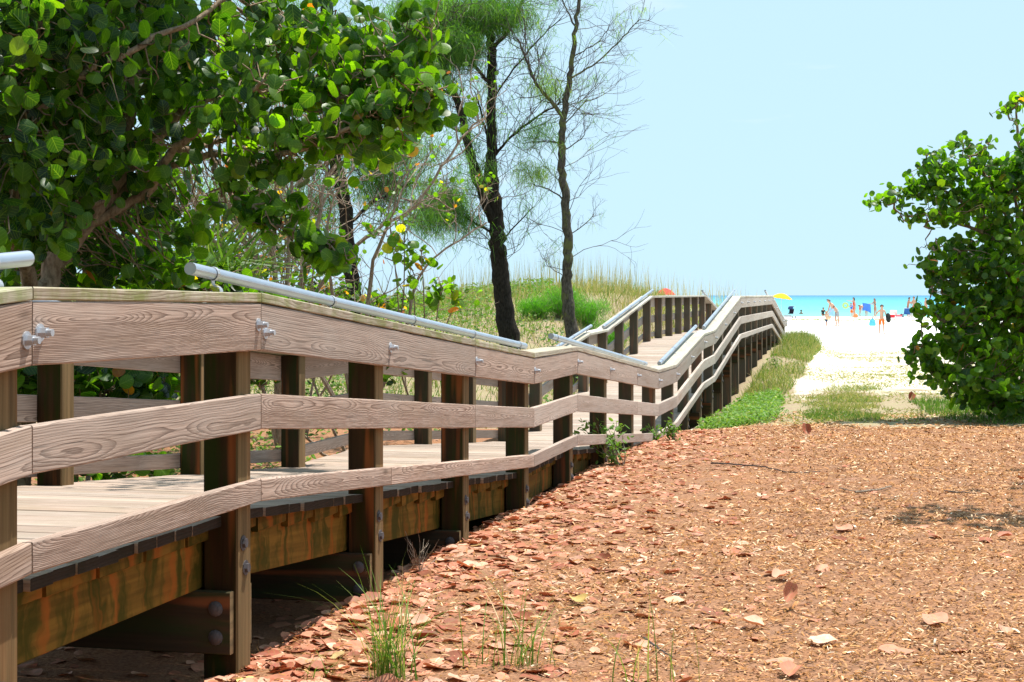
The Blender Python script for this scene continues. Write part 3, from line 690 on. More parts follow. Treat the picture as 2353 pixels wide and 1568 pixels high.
# shrub layer behind the first rail -----------------------------
def shrub(name, label, px, Y, lobes, rad, old, seed, cat='shrub', stems=5, hi=.78, group=None, flat=.5, six=False, stem_r=.02, mat='grape', twmat='limb', base_z=None, ntw=None, lo=0.):
    r = np.random.RandomState(seed); b = W(px, 679, Y); b[2] = float(ground(b[0], b[1])) - .04
    o = empty(name, tuple(b), label, cat, group); m = MB(); P = lobe_points(lobes, r); P = cluster(P[::2], 2, rad * .9, r)
    mains = []
    for l in lobes:
        c = W(l[0], l[1], l[4]); mains.append(limb(m, [b + r.normal(0, .03, 3) * [1, 1, 0], b * .6 + c * .4 + r.normal(0, .08, 3), c], stem_r, stem_r * .4, r, .008, 6))
    A = np.concatenate(mains)
    for q in P[::(ntw or 5)]:
        dd = ((A - q) ** 2).sum(1); a = A[np.argmin(dd + r.uniform(0, .05, len(dd)))]; m.tube(wiggle(a, q, 5, .04, r), np.linspace(.007, .0025, 5), 4, cap=False)
    m.build('stems', M[twmat], o, True)
    grape_leaves('crown', P, rad, r, M[mat], o, old, flat, hi, six, lo=lo); return o
shrub('sea_grape_shrub', 'low dark sea grape shrub pressing against the far railing beneath the large tree', 180, 10.9, [(100, 860, 130, 60, 11.3, .5, 130), (240, 900, 120, 60, 11.4, .6, 150), (350, 880, 90, 60, 11.8, .6, 110), (60, 760, 120, 80, 12, .7, 150), (200, 740, 130, 80, 12.6, .6, 170), (330, 720, 110, 70, 13, .6, 130), (250, 1060, 150, 30, 10.8, .4, 60), (-120, 800, 120, 200, 11, .8, 200)], .075, .03, 31)
shrub('sea_grape_shrub', 'leafy green sea grape shrub filling the gap behind the sloping pipe handrail', 560, 13.6, [(480, 660, 100, 40, 13.4, .5, 90), (600, 690, 110, 30, 14, .5, 60), (420, 620, 60, 50, 13.5, .4, 50)], .07, .06, 32)
shrub('leafy_shrub', 'dense small leaved yellow green shrub tangled among the bare stems behind the pipe handrail', 700, 18.5, [(620, 610, 130, 70, 18.5, .6, 420), (480, 560, 100, 110, 18.8, .6, 420), (760, 690, 120, 50, 18.6, .5, 300), (560, 480, 110, 80, 19, .6, 260), (880, 700, 70, 35, 18.2, .4, 130), (420, 460, 80, 90, 19, .5, 200), (700, 540, 90, 60, 19, .5, 120)], .042, .10, 36, six=True, ntw=6, twmat='twig')
shrub('leafy_shrub', 'low dark leafed shrub on the litter behind the middle of the far railing', 820, 14.5, [(700, 800, 90, 60, 14.5, .5, 120), (860, 840, 70, 35, 14.8, .4, 60), (560, 850, 90, 60, 14, .4, 110)], .045, .10, 37, six=True, ntw=4, twmat='twig')
# a deeper dark mass of vegetation -------------------------------
shrub('sea_grape_shrub', 'dense dark sea grape thicket deep in the shade behind the large tree', 120, 17.5, [(60, 640, 260, 160, 17.5, 1.6, 620), (-100, 300, 260, 260, 17.5, 1.5, 560), (220, 420, 200, 190, 18, 1.3, 420), (380, 640, 90, 80, 18.4, .8, 150), (170, 120, 240, 180, 17, 1.2, 520), (420, 160, 120, 110, 17, 1, 160)], .085, .03, 33, stem_r=.05)

# half bare shrub with yellowing leaves -----------------------------
def bare_shrub(label, stems, seed, n_leaf, rad, Y, deep=2, old=.55, ntwig=4):
    r = np.random.RandomState(seed); b = W(stems[0][0][0][0], 679, Y); b[2] = float(ground(b[0], b[1])) - .04
    o = empty('bare_shrub', tuple(b), label, 'shrub', None); m = MB(); tips = []; mid = []
    for pts, r0 in stems:
        Q = [W(a, c, d) for a, c, d in pts]; Q[0][2] = min(Q[0][2], float(ground(Q[0][0], Q[0][1])))
        L = limb(m, Q, r0, r0 * .35, r, .01, 6)
        for i in range(len(L) // 4, len(L), 2):
            for _ in range(ntwig):
                d = (L[min(i + 1, len(L) - 1)] - L[i - 1]); d /= np.linalg.norm(d); d = d * .6 + r.normal(0, .55, 3); d[2] += .25
                branchlets(m, L[i], d, r.uniform(.35, .7), r0 * .3, deep, r, .5, .12, 3, tips, 4, .4, mid)
    m.build('stems', M['twig'], o)
    T = np.array([t[0] for t in tips]); T = T[r.randint(0, len(T), n_leaf)] + r.normal(0, .02, (n_leaf, 3))
    grape_leaves('crown', T, rad, r, M['grape'], o, old, .2, .8, True, lo=.55); return o
bare_shrub('tangled half bare shrub with pale twigs and small yellow leaves behind the pipe handrail', [([(640, 880, 16), (630, 640, 16), (600, 440, 16.1), (560, 250, 16.3)], .035), ([(650, 880, 16.1), (690, 650, 16.3), (735, 480, 16.5), (760, 300, 16.6)], .035),
            ([(640, 850, 16), (540, 640, 15.8), (470, 520, 15.7), (430, 380, 15.7)], .025), ([(655, 870, 16), (600, 650, 16.4), (520, 470, 16.4), (500, 300, 16.6)], .025), ([(640, 870, 16), (660, 600, 15.8), (670, 400, 15.8), (640, 230, 16)], .028)], 41, 420, .030, 16, 2, .22)
bare_shrub('sprawling bare shrub with grey branches and scattered orange leaves before the sky', [([(820, 890, 17), (700, 760, 17), (780, 600, 17), (880, 520, 17), (960, 470, 17.1), (1050, 330, 17.2), (1110, 270, 17.2)], .030), ([(830, 880, 17), (850, 640, 17.1), (900, 500, 17.2), (940, 400, 17.3)], .028),
            ([(830, 890, 17), (930, 760, 17), (960, 640, 17), (1040, 560, 17), (1120, 510, 17)], .022), ([(820, 880, 17), (760, 640, 16.8), (760, 480, 16.8), (820, 370, 16.9)], .022)], 42, 330, .032, 17, 2, .16, 1)
shrub('sea_grape_sapling', 'slender sea grape sapling with bright round leaves between the bare shrub and the dark trunk', 965, 16.4, [(970, 590, 42, 14, 16.4, .15, 22), (1015, 665, 35, 28, 16.2, .2, 26), (930, 560, 35, 35, 16.5, .2, 22), (950, 645, 30, 20, 16.4, .2, 12), (1050, 690, 20, 16, 16.2, .1, 8), (900, 540, 45, 40, 16.8, .2, 24)], .058, .08, 43, hi=.8, stem_r=.014, lo=.5)

# ---------------------------------------------------------------- casuarinas
NV = np.array([(-.5, 0, 0), (.5, 0, 0), (.0, 1.0, 0)]); NF = np.array([(0, 1, 2)])
def needles(name, P, L, w, rng, mat, parent, droop=.8, dirs=None, lo=0., hi=.6, per=6, sig=.05):
    Q = np.repeat(P, per, axis=0); n = len(Q); d = rng.normal(0, .45, (n, 3)); d[:, 2] -= droop
    if dirs is not None: d += np.repeat(dirs, per, axis=0)
    m = MB(); sc = np.stack([rng.uniform(.7, 1.3, n) * w, rng.uniform(.5, 1.2, n) * L, np.ones(n)], -1)
    t = np.stack([rng.uniform(lo, hi, n), rng.uniform(.2, .8, n), np.zeros(n), np.ones(n)], -1)
    m.scatter(NV, NF, Q + rng.normal(0, sig, Q.shape), frames_y(d, rng.uniform(0, 6.28, n)), sc, t)
    return m.build(name, mat, parent)
def casuarina(label, trunk, widths, limbs, dense, Y, seed, mat='bark_dark', twigs=1.0, sparse=900, green=(.0, .6), group='casuarina trees rising behind the boardwalk'):
    r = np.random.RandomState(seed); b = W(trunk[0][0], 679, Y); b[2] = float(ground(b[0], b[1]))
    o = empty('casuarina_tree', tuple(b), label, 'tree', group); m = MB(); tips = []; mid = []
    Q = [W(x, y, Y) for x, y in trunk]; Q.insert(0, np.array([Q[0][0] + .02, b[1], min(Q[0][2], b[2]) - .3]))
    rr = [w / 2 * Y / 3710 for w in widths]; rr.insert(0, rr[0] * 1.15)
    T = limb(m, Q, rr, rr, r, .012, 12, sub=6)
    tw_ = MB()
    for pts, r0, tl in limbs:
        thick = r0 < 0; r0 = abs(r0); L = limb(m, [W(x, y, Y + dz) for x, y, dz in pts], r0, r0 * (.62 if thick else .42), r, .008, 8)
        if thick: r0 *= .4
        for i in range(2, len(L)):
            for _ in range(max(1, int(2 * twigs * tl))):
                d = L[i] - L[i - 1]; d /= np.linalg.norm(d) + 1e-9; d = d * .7 + r.normal(0, .5, 3); d[2] += .15
                branchlets(tw_, L[i], d, r.uniform(.3, .7) * tl, r0 * .22 + .002, 2, r, .42, .05, 3, tips, 3, .35, mid)
    for i in range(int(len(T) * .25), len(T)):
        if r.rand() < .8 * twigs:
            d = r.normal(0, 1, 3); d[2] = abs(d[2]) * .4 + .15; d[1] *= .6
            branchlets(tw_, T[i], d, r.uniform(.4, .95), .008, 2, r, .42, .06, 3, tips, 3, .35, mid)
    m.build('trunk', M[mat], o, True); tw_.build('twigs', M['twig_dark'], o)
    P = [np.array([t[0] for t in tips])[r.randint(0, len(tips), sparse)]]
    per = 5
    if dense:
        for (cx_, cy_, rx, ry, Z, rz, n) in dense: P.append(lobe_points([(cx_, cy_, rx, ry, Z, rz, n)], r, .5))
    needles('crown', np.concatenate(P), .30, .008, r, M['needle'], o, .75, None, green[0], green[1], 9, .07)
    return o
casuarina('tall dark forked casuarina with drooping green needles, the nearer and thicker trunk above the railing',
    [(1172, 800), (1158, 700), (1150, 620), (1144, 560), (1138, 480), (1132, 420), (1130, 330), (1129, 250), (1130, 150), (1127, 60), (1128, 0), (1130, -160)], [50, 44, 40, 37, 33, 28, 24, 22, 21, 19, 16, 12],
    [([(1134, 510, -.05), (1101, 430, -.2), (1080, 352, -.3), (1069, 297, -.3), (1050, 231, -.3), (1026, 179, -.3), (1008, 110, -.3)], -.088, .7), ([(1132, 460, -.1), (1104, 400, -.2), (1084, 345, -.3)], .04, .3), ([(1130, 115, 0), (1170, 68, 0), (1200, 0, .1), (1215, -60, .1)], .04, .9),
     ([(1110, 430, 0), (1122, 330, .3), (1110, 280, .3), (1095, 220, .3)], .03, .8), ([(1132, 365, 0), (1175, 315, -.2), (1240, 265, -.3), (1290, 235, -.3)], .028, 1.2), ([(1135, 540, 0), (1095, 515, -.3), (1050, 490, -.3), (975, 478, -.3)], .026, 1),
     ([(1150, 556, 0), (1190, 515, .2), (1225, 475, .3)], .018, .7), ([(1075, 310, .2), (1030, 290, .3), (985, 270, .4)], .025, .8), ([(1045, 220, .2), (1000, 200, 0), (960, 190, 0)], .03, .8), ([(1129, 200, 0), (1090, 150, -.4), (1050, 110, -.6), (1000, 90, -.8)], .035, 1), ([(1129, 90, 0), (1080, 40, -.4), (1010, 20, -.6)], .03, 1), ([(1130, 230, 0), (1180, 160, .3), (1240, 90, .4), (1290, 40, .4)], .02, .8)],
    [(1050, 100, 65, 48, 28.5, .5, 900), (985, 140, 55, 60, 28.7, .5, 500), (1110, 35, 80, 40, 28.8, .5, 700), (1010, 30, 100, 45, 28.8, .6, 600), (1180, 30, 60, 45, 29, .4, 170), (1020, 460, 60, 30, 28.7, .4, 230), (985, 500, 45, 40, 28.6, .3, 170), (1060, 500, 50, 30, 28.7, .3, 120), (950, 60, 80, 80, 29, .5, 420), (960, 190, 70, 60, 29.3, .5, 240), (1230, 300, 60, 40, 28.7, .3, 60)], 29, 51, sparse=520)
casuarina('slender nearly leafless casuarina with lichen patched bark, rightmost of the trunks against the sky',
    [(1316, 785), (1305, 700), (1302, 620), (1306, 570), (1300, 480), (1292, 400), (1290, 330), (1297, 260), (1308, 200), (1317, 120), (1325, 40), (1335, -40)], [33, 27, 23, 22, 20, 18, 17, 15, 13, 11, 9, 7],
    [([(1293, 268, 0), (1260, 225, -.1), (1230, 190, -.2), (1210, 140, -.2), (1190, 90, -.2)], .038, .8), ([(1310, 180, 0), (1350, 158, .1), (1400, 120, .2), (1440, 75, .2), (1470, 45, .2)], .018, .6), ([(1293, 345, 0), (1335, 320, -.1), (1350, 290, -.2)], .012, .5),
     ([(1295, 460, 0), (1265, 438, .1), (1225, 425, .2)], .016, .6), ([(1292, 330, 0), (1250, 325, .2), (1200, 330, .3)], .014, .6), ([(1320, 60, 0), (1300, 20, .1), (1280, -20, .1)], .018, .7), ([(1304, 545, 0), (1350, 510, 0), (1368, 480, 0)], .010, .35), ([(1302, 640, 0), (1260, 610, 0), (1245, 590, 0)], .008, .3), ([(1295, 290, 0), (1340, 240, .1), (1372, 225, .2)], .013, .5), ([(1316, 130, 0), (1370, 100, 0), (1400, 60, 0)], .012, .5)],
    [(1260, 200, 50, 30, 28.5, .3, 60), (1225, 390, 50, 30, 28.6, .3, 60)], 28.5, 52, 'bark_moss', .55, 40, (.4, 1.0))
casuarina('dark casuarina trunk half hidden behind the tangled bare shrub', [(820, 760), (808, 640), (798, 540), (785, 430), (766, 350), (758, 250), (750, 120), (748, -40)], [36, 33, 31, 30, 28, 26, 22, 18],
    [([(785, 440, 0), (740, 380, .2), (690, 330, .3)], .04, 1), ([(770, 360, 0), (830, 300, .2), (880, 240, .3), (920, 150, .3)], .035, 1.2), ([(798, 520, 0), (850, 470, .2), (905, 440, .3), (950, 420, .3)], .03, 1.1), ([(760, 250, 0), (700, 180, .2), (650, 90, .3)], .035, 1.1)],
    [(860, 330, 100, 80, 24, .6, 300), (720, 470, 90, 90, 24, .5, 240), (880, 420, 80, 60, 24.2, .5, 170), (830, 140, 120, 110, 24, .6, 380), (560, 430, 110, 80, 24.5, .6, 260), (690, 60, 100, 80, 24, .6, 200), (930, 330, 50, 50, 24.3, .4, 90)], 23.5, 53, sparse=900)

# ---------------------------------------------------------------- strap-leaved clump in the shade
def blades(name, P, L, w, rng, mat, parent=None, lean=.35, lo=0., hi=.5, kind=None, curve=.35, label=None):
    """curved grass blades, each of three segments"""
    n = len(P); V = np.array([(-.5, 0, 0), (.5, 0, 0), (-.38, .45, .06), (.38, .45, .06), (0, 1, .35)], float)
    V[:, 2] *= curve / .35
    F = np.array([(0, 1, 3), (0, 3, 2), (2, 3, 4)])
    d = rng.normal(0, lean, (n, 3)); d[:, 2] = 1
    L = np.broadcast_to(L, (n,)) * rng.uniform(.55, 1.2, n)
    m = MB(); sc = np.stack([rng.uniform(.7, 1.3, n) * w, L, L], -1)
    t = np.stack([np.clip(rng.uniform(lo, hi, n), 0, 1), rng.uniform(.25, .8, n), np.zeros(n), np.ones(n)], -1)
    m.scatter(V, F, P, frames_y(d, rng.uniform(0, 6.28, n)), sc, t)
    o = m.build(name, mat, parent)
    if kind: o['kind'] = kind
    return o
def on_ground(x, y, dz=0.): return np.stack([x, y, ground(x, y) + dz], -1)
r = np.random.RandomState(61)
b = W(480, 679, 15.0); b[2] = float(ground(b[0], b[1]))
o = empty('yucca', tuple(b), 'spiky plant with long narrow drooping leaves in the shade above the pipe handrail', 'plant')
m = MB(); m.tube(wiggle(b - [0, 0, .1], b + [0.1, 0, 1.7], 8, .05, r), .05, 8); m.build('stem', M['bark_dark'], o)
P = np.concatenate([b + [.1, 0, 1.75] + r.normal(0, .12, (110, 3)), b + [-.1, 0, 1.3] + r.normal(0, .14, (90, 3)), b + [.05, 0, .9] + r.normal(0, .2, (120, 3))])
blades('crown', P, .75, .03, r, M['grass'], o, 1.3, .0, .5, None, .9)

# ---------------------------------------------------------------- sea grape bush on the right
rb = np.random.RandomState(71); Yb = 22.0
def Z5(zx, zy): return 1976 + zx * .4984, 183.8 + zy * .4984
b = W(2380, 940, Yb); b[2] = float(ground(b[0], b[1])) - .05
rbush = empty('sea_grape_bush', tuple(b), 'large sea grape bush with outstretched leafy limbs on the right by the sand path', 'bush')
m = MB(); lobz = [(90, 562, 36, 26, -.2, .25, 22), (165, 530, 55, 42, -.2, .3, 50), (250, 500, 60, 40, 0, .3, 55), (330, 490, 90, 70, 0, .5, 130), (310, 345, 30, 26, 0, .2, 16), (360, 400, 75, 60, 0, .4, 80), (225, 630, 34, 30, -.2, .2, 18), (310, 640, 65, 32, -.2, .3, 50), (400, 640, 50, 30, -.3, .3, 34), (470, 420, 90, 70, 0, .5, 120),
        (480, 300, 40, 26, 0, .2, 22), (590, 300, 22, 30, 0, .15, 10), (550, 370, 60, 50, 0, .3, 55), (560, 560, 130, 110, 0, .8, 300), (450, 560, 90, 80, 0, .6, 150), (690, 480, 90, 130, 0, .8, 300), (640, 430, 50, 60, 0, .4, 70), (720, 400, 60, 80, 0, .5, 110), (670, 145, 30, 30, -.3, .2, 14), (725, 110, 40, 60, -.3, .3, 40), (725, 210, 40, 22, -.3, .2, 16), (750, 300, 30, 30, -.2, .3, 14),
        (345, 790, 34, 24, -.4, .2, 16), (300, 840, 34, 20, -.4, .2, 14), (320, 885, 40, 36, -.4, .25, 30), (400, 900, 80, 60, -.3, .4, 90), (400, 770, 60, 30, -.3, .3, 34), (470, 760, 60, 40, -.2, .3, 44), (500, 860, 120, 90, -.2, .7, 230), (640, 720, 130, 130, 0, .9, 400), (620, 900, 150, 150, 0, 1.0, 560), (330, 940, 40, 30, -.4, .2, 22), (420, 1010, 80, 60, -.3, .4, 90),
        (310, 1075, 50, 34, -.5, .3, 40), (400, 1100, 70, 60, -.4, .4, 80), (530, 1060, 130, 120, -.2, .9, 380), (690, 1080, 120, 160, 0, 1.2, 420), (290, 1195, 32, 22, -.6, .2, 15), (240, 1275, 42, 30, -.6, .25, 32), (330, 1240, 80, 50, -.6, .4, 80), (420, 1200, 80, 70, -.5, .5, 120), (320, 1300, 70, 40, -.6, .4, 55), (530, 1240, 130, 110, -.4, 1, 380), (690, 1280, 120, 130, -.2, 1.2, 380),
        (350, 1350, 90, 40, -.7, .4, 70), (450, 1380, 110, 60, -.7, .6, 160), (590, 1400, 130, 70, -.6, .9, 260), (720, 1420, 100, 70, -.5, 1, 200), (620, 1490, 140, 36, -.5, .6, 150), (770, 1500, 110, 50, -.5, .8, 150), (470, 1450, 80, 34, -.7, .4, 60), (60, 550, 16, 12, -.2, .1, 6), (270, 470, 20, 20, -.1, .1, 10), (200, 600, 18, 16, -.2, .1, 6), (260, 830, 16, 14, -.4, .1, 6), (265, 1050, 18, 16, -.5, .1, 8), (215, 1220, 18, 14, -.6, .1, 6), (440, 270, 20, 16, 0, .1, 8), (540, 320, 20, 20, 0, .1, 8), (400, 330, 24, 20, 0, .1, 10), (850, 500, 120, 300, 0, 1.2, 500), (850, 1000, 130, 350, 0, 1.2, 560)]
lob = [(*Z5(zx, zy), rx * .4984 * (1.1 if zx < 520 and zy < 700 else .95), ry * .4984 * (1.1 if zx < 520 and zy < 700 else .95), Yb + dz, rz, int(n * .8)) for zx, zy, rx, ry, dz, rz, n in lobz]
P = lobe_points(lob, rb, .42); P = cluster(P[::2], 2, .06, rb)
mains = []
for tgt in [(330, 480), (560, 400), (720, 150), (400, 640), (400, 880), (650, 700), (330, 1070), (300, 1240), (520, 1100), (560, 1350), (700, 500), (850, 600)]:
    c = W(*Z5(*tgt), Yb); k = W(*Z5(740 + rb.uniform(-30, 30), 950 + (tgt[1] - 900) * .35), Yb + rb.uniform(-.2, .2)); kk = k * .5 + c * .5 + [0, 0, .12]
    mains.append(limb(m, [b + rb.normal(0, .08, 3) * [1, 1, 0], k, kk, c], .055, .014, rb, .012, 7))
for l in lob[:50]:
    c = W(l[0], l[1], l[4]); A = np.concatenate(mains); a = A[np.argmin(((A - c) ** 2).sum(1))]; mains.append(wiggle(a, c, 8, .06, rb)); m.tube(mains[-1], np.linspace(.016, .006, 8), 5, cap=False)
A = np.concatenate(mains)
for q in P[::4]:
    dd = ((A - q) ** 2).sum(1); a = A[np.argmin(dd)]; m.tube(wiggle(a, q, 5, .03, rb), np.linspace(.007, .003, 5), 3, cap=False)
m.build('trunk', M['limb'], rbush, True)
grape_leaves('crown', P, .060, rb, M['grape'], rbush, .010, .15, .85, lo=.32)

rt = np.random.RandomState(75); b = np.array([7.0, 12.6, 0.]); b[2] = float(ground(b[0], b[1]))
o = empty('sea_grape_tree', tuple(b), 'sea grape tree standing just outside the right edge whose shade touches the mulch', 'tree'); m = MB()
A = limb(m, [b - [0, 0, .2], b + [-.1, 0, 1.6], b + [-.9, -.2, 3.6], b + [-2.3, -.5, 4.9]], .10, .02, rt, .01, 8)
Q = np.concatenate([b + [-2.4, -.5, 5.0] + rt.normal(0, 1, (120, 3)) * [.42, .42, .25], b + [-.8, 0, 4.6] + rt.normal(0, 1, (500, 3)) * [.6, .8, .5]])
for q in Q[::5]: a = A[np.argmin(((A - q) ** 2).sum(1))]; m.tube(wiggle(a, q, 5, .04, rt), np.linspace(.008, .003, 5), 4, cap=False)
m.build('trunk', M['limb'], o, True); grape_leaves('crown', Q, .08, rt, M['grape'], o, .02, .4, .8)

# unseen trees added behind and beside the viewpoint to cut the fill light
rw = np.random.RandomState(88)
for i, (X0, Y0, hh, lab) in enumerate([(-6.5, 1.5, 5.5, 'unseen dense sea grape tree added left of the viewpoint to cut fill light'), (-2.0, -5.5, 6.0, 'unseen dense sea grape tree added straight behind the viewpoint to cut fill light'), (3.5, -6.0, 5.5, 'unseen dense sea grape tree added behind the viewpoint on the right to cut fill light')]):
    b = np.array([X0, Y0, 0.]); b[2] = float(ground(X0, Y0)); o = empty('sea_grape_tree', tuple(b), lab, 'tree', None); m = MB(); Q = b + [0, 0, hh * .5] + rw.normal(0, 1, (1500, 3)) * [1.7, 1.2, hh * .22]; Q[:, 2] = np.maximum(Q[:, 2], b[2] + .1)
    for j in range(5): limb(m, [b + rw.normal(0, .2, 3) * [1, 1, 0], b + [rw.normal(0, .5), rw.normal(0, .4), hh * .5], b + [rw.normal(0, 1.2), rw.normal(0, .8), hh * .9]], .09, .02, rw, .01, 6)
    m.build('trunk', M['limb'], o, True); grape_leaves('crown', Q, .20, rw, M['grape'], o, .01, .2, .8, True)
# ---------------------------------------------------------------- grasses and ground cover
rs = np.random.RandomState(81)
def keep(x, y, f): k = f; return x[k], y[k]
# dune grass on the left of the walkway, up to the crest and over
n = 60000; x = rs.uniform(-14, 9, n); y = 20.5 + 30 * rs.rand(n) ** .9; t_, w_ = tw(x, y)
dens = .35 + 1.3 * (vn(x, y, .5, 41) + .5) * (.4 + 1.2 * (vn(x, y, 1.6, 42) + .5)); bare = vn(x, y, .35, 43) > .27
k = (w_ > 2.15) & (rs.rand(n) < dens) & ~(bare & (rs.rand(n) < .9)) & (np.abs(x) < y * .45 + 2)
x, y = x[k], y[k]; g1 = sm(-.25, .3, vn(x, y, .22, 44)); P = on_ground(x, y, -.02)
L = .20 + .22 * (vn(x, y, .4, 45) + .5) + .12 * sm(34, 42, y)
grn = rs.rand(len(x)) < .68 - .35 * g1
o = blades('dune_grass', P[~grn], L[~grn], .014, rs, M['grass'], None, .35, .45, 1.0, 'stuff'); 
o = blades('dune_grass', P[grn], L[grn], .014, rs, M['grass'], None, .35, .05, .6, 'stuff')
# sea oats: tall thin stalks along the crest
n = 1500; x = rs.uniform(-5, 7.2, n); y = rs.uniform(37, 46, n); t_, w_ = tw(x, y); k = (w_ > 2.3) & (rs.rand(n) < sm(-5, -1, x) * .7 + .3); P = on_ground(x[k], y[k], -.03)
blades('sea_oats', P, 1.05, .013, rs, M['grass'], None, .09, .62, .9, 'stuff', .08)
n = 9000; x = rs.uniform(2, 12, n); y = rs.uniform(50.5, 62, n); t_, w_ = tw(x, y); k = w_ > .5 + vn(x, y, .6, 47); P = on_ground(x[k], y[k], -.02); blades('dune_grass', P, .24, .022, rs, M['grass'], None, .35, .1, 1.0, 'stuff')
n = 420; x = rs.uniform(3, 9, n); y = rs.uniform(51, 60, n); t_, w_ = tw(x, y); k = w_ > .9; P = on_ground(x[k], y[k], -.03); blades('sea_oats', P, 1.15, .018, rs, M['grass'], None, .09, .62, .9, 'stuff', .08)
# low leafy cover (beach sunflower and railroad vine) on the dune foot, left
def leafy(name, x, y, rad, h, mat, lo, hi, old=.02, flat=.6, kind='stuff', bright=None):
    P = on_ground(x, y, 0); n = len(P); P[:, 2] += rs.uniform(0.1, 1, n) * h
    nr = rs.normal(0, .6, (n, 3)); nr[:, 2] = np.abs(nr[:, 2]) + flat; m = MB(); s_ = rs.uniform(.6, 1.3, n) * rad
    tt = np.stack([rs.uniform(lo, hi, n), rs.uniform(.3, .9, n) if bright is None else rs.uniform(*bright, n), np.zeros(n), np.ones(n)], -1)
    if old: q = rs.rand(n) < old; tt[q, 0] = rs.uniform(.5, .6, q.sum())
    m.scatter(LV6 * [.62, 1, 1], LF6, P, frames(nr, rs.uniform(0, 6.28, n)), np.stack([s_, s_, s_], -1), tt); o = m.build(name, mat, None); o['kind'] = kind; return o
n = 15000; x = rs.uniform(-9, 2.5, n); y = rs.uniform(17, 33, n); t_, w_ = tw(x, y); k = (w_ > 2.3) & (vn(x, y, .45, 51) + .25 * sm(28, 20, y) + .15 * sm(1, -4, x) > .08) & (x < 1.2); leafy('ground_cover', x[k], y[k], .035, .28, M['grass'], 0, .5)
n = 9000; x = rs.uniform(-4.5, 1.0, n); y = rs.uniform(33, 45, n); t_, w_ = tw(x, y); k = (w_ > 2.3) & (vn(x, y, .4, 52) + .3 * sm(0.6, -2.5, x) > .12); leafy('ground_cover', x[k], y[k], .045, .42, M['grass'], 0, .4)
n = 9000; x = rs.uniform(-6, 1.5, n); y = rs.uniform(9, 17.5, n); t_, w_ = tw(x, y); k = (w_ > 2.15) & (vn(x, y, .6, 53) > -.08); leafy('ground_cover', x[k], y[k], .028, .10, M['grass'], .1, .55, bright=(.5, 1.1))
# bright green mat between the walkway and the wheel track
n = 22000; x = rs.uniform(2.0, 5.2, n); y = rs.uniform(20.6, 29.5, n); t_, w_ = tw(x, y); rr = ((x - np.interp(y, [20.6, 24, 29], [2.8, 3.45, 4.45])) / np.interp(y, [20.6, 22.5, 26, 29.5], [.50, .62, .5, .28])) ** 2 + vn(x, y, 1.2, 54) * .9
k = (w_ < -.12) & (rs.rand(n) < sm(1.25, .55, rr)) & (y > 21.0 + vn(x, y, 1.5, 91)) ; leafy('ground_cover', x[k], y[k], .026, .17, M['grass'], 0.02, .45, .03, bright=(.6, 1.15))
# verge grass beside the walkway, right side
n = 17000; y = rs.uniform(23, 49, n); t0_, _ = tw(np.zeros(n), y); xl = -.985 + (y - 6.34) * .2193; x = xl + .12 + rs.rand(n) ** 1.1 * np.interp(y, [24, 30, 38, 46, 50], [.5, .85, .95, .95, .4])
k = rs.rand(n) < .1 + 1.3 * (vn(x, y, .9, 55) + .45) + .6 * sm(42, 45, y); x, y = x[k], y[k]; P = on_ground(x, y, -.02); L = .08 + .22 * (vn(x, y, .9, 56) + .5) + .24 * sm(42, 45, y) * sm(50, 47, y)
q = rs.rand(len(x)) < .6
blades('verge_grass', P[q], L[q], .013, rs, M['grass'], None, .4, .05, .6, 'stuff'); blades('verge_grass', P[~q], L[~q], .013, rs, M['grass'], None, .4, .5, 1.0, 'stuff')
# grass island in the middle of the path
n = 22000; y = 20.9 + 14 * rs.rand(n) ** 1.2; cxm = np.interp(y, [20, 24, 31, 36], [4.15, 4.85, 6.5, 7.7]); hwid = np.interp(y, [20.9, 24, 31, 35], [.52, .60, .72, .8]); x = cxm + rs.uniform(-1, 1, n) * hwid
k = rs.rand(n) < sm(33, 27, y) * (.45 + .9 * (vn(x, y, 1.1, 57) + .5)) * sm(1.1, .35, np.abs((x - cxm) / hwid) + vn(x, y, 1.3, 58) * .9) * (y > 21.2 + vn(x, y, 1.2, 92) * 1.4)
x, y = x[k], y[k]; P = on_ground(x, y, -.01); dry = np.clip(sm(22, 27, y) * .7 + vn(x, y, .8, 59), 0, 1)
q = rs.rand(len(x)) > dry
blades('path_grass', P[q], .075, .010, rs, M['grass'], None, .9, .02, .5, 'stuff'); blades('path_grass', P[~q], .09, .010, rs, M['grass'], None, .9, .45, .85, 'stuff')
# grass under the right bush
n = 14000; x = rs.uniform(5.6, 11, n); y = rs.uniform(20.8, 26, n); k = (x > np.interp(y, [20.8, 26], [5.5, 6.5]) + vn(x, y, 1, 60) * .4) & (y > 21.3 + vn(x, y, 1.1, 93) * 1.2) & (rs.rand(n) < .3 + 1.3 * (vn(x, y, 1.2, 94) + .4)); P = on_ground(x[k], y[k], -.01); blades('path_grass', P, .13, .012, rs, M['grass'], None, .5, .0, .45, 'stuff')
# sparse straw on the sand
n = 42000; x = rs.uniform(3, 16, n); y = 21 + 29 * rs.rand(n) ** 1.1; t_, w_ = tw(x, y); k = (w_ < -.6) & (vn(x * .6, y, .8, 61) + vn(x, y, 3, 66) * .5 + .3 * sm(46, 24, y) > .12) ; P = on_ground(x[k], y[k], 0)
blades('beach_straw', P, .085, .016, rs, M['grass'], None, 2.4, .40, 1.0, 'stuff')
# faint line of seaweed and tufts far down the beach
n = 2600; x = rs.uniform(19, 33, n); y = 122 + vn(x, x, .2, 62) * 8 + rs.normal(0, .8, n); P = on_ground(x, y, 0); blades('beach_straw', P, .12, .05, rs, M['grass'], None, 1.2, .3, .7, 'stuff')

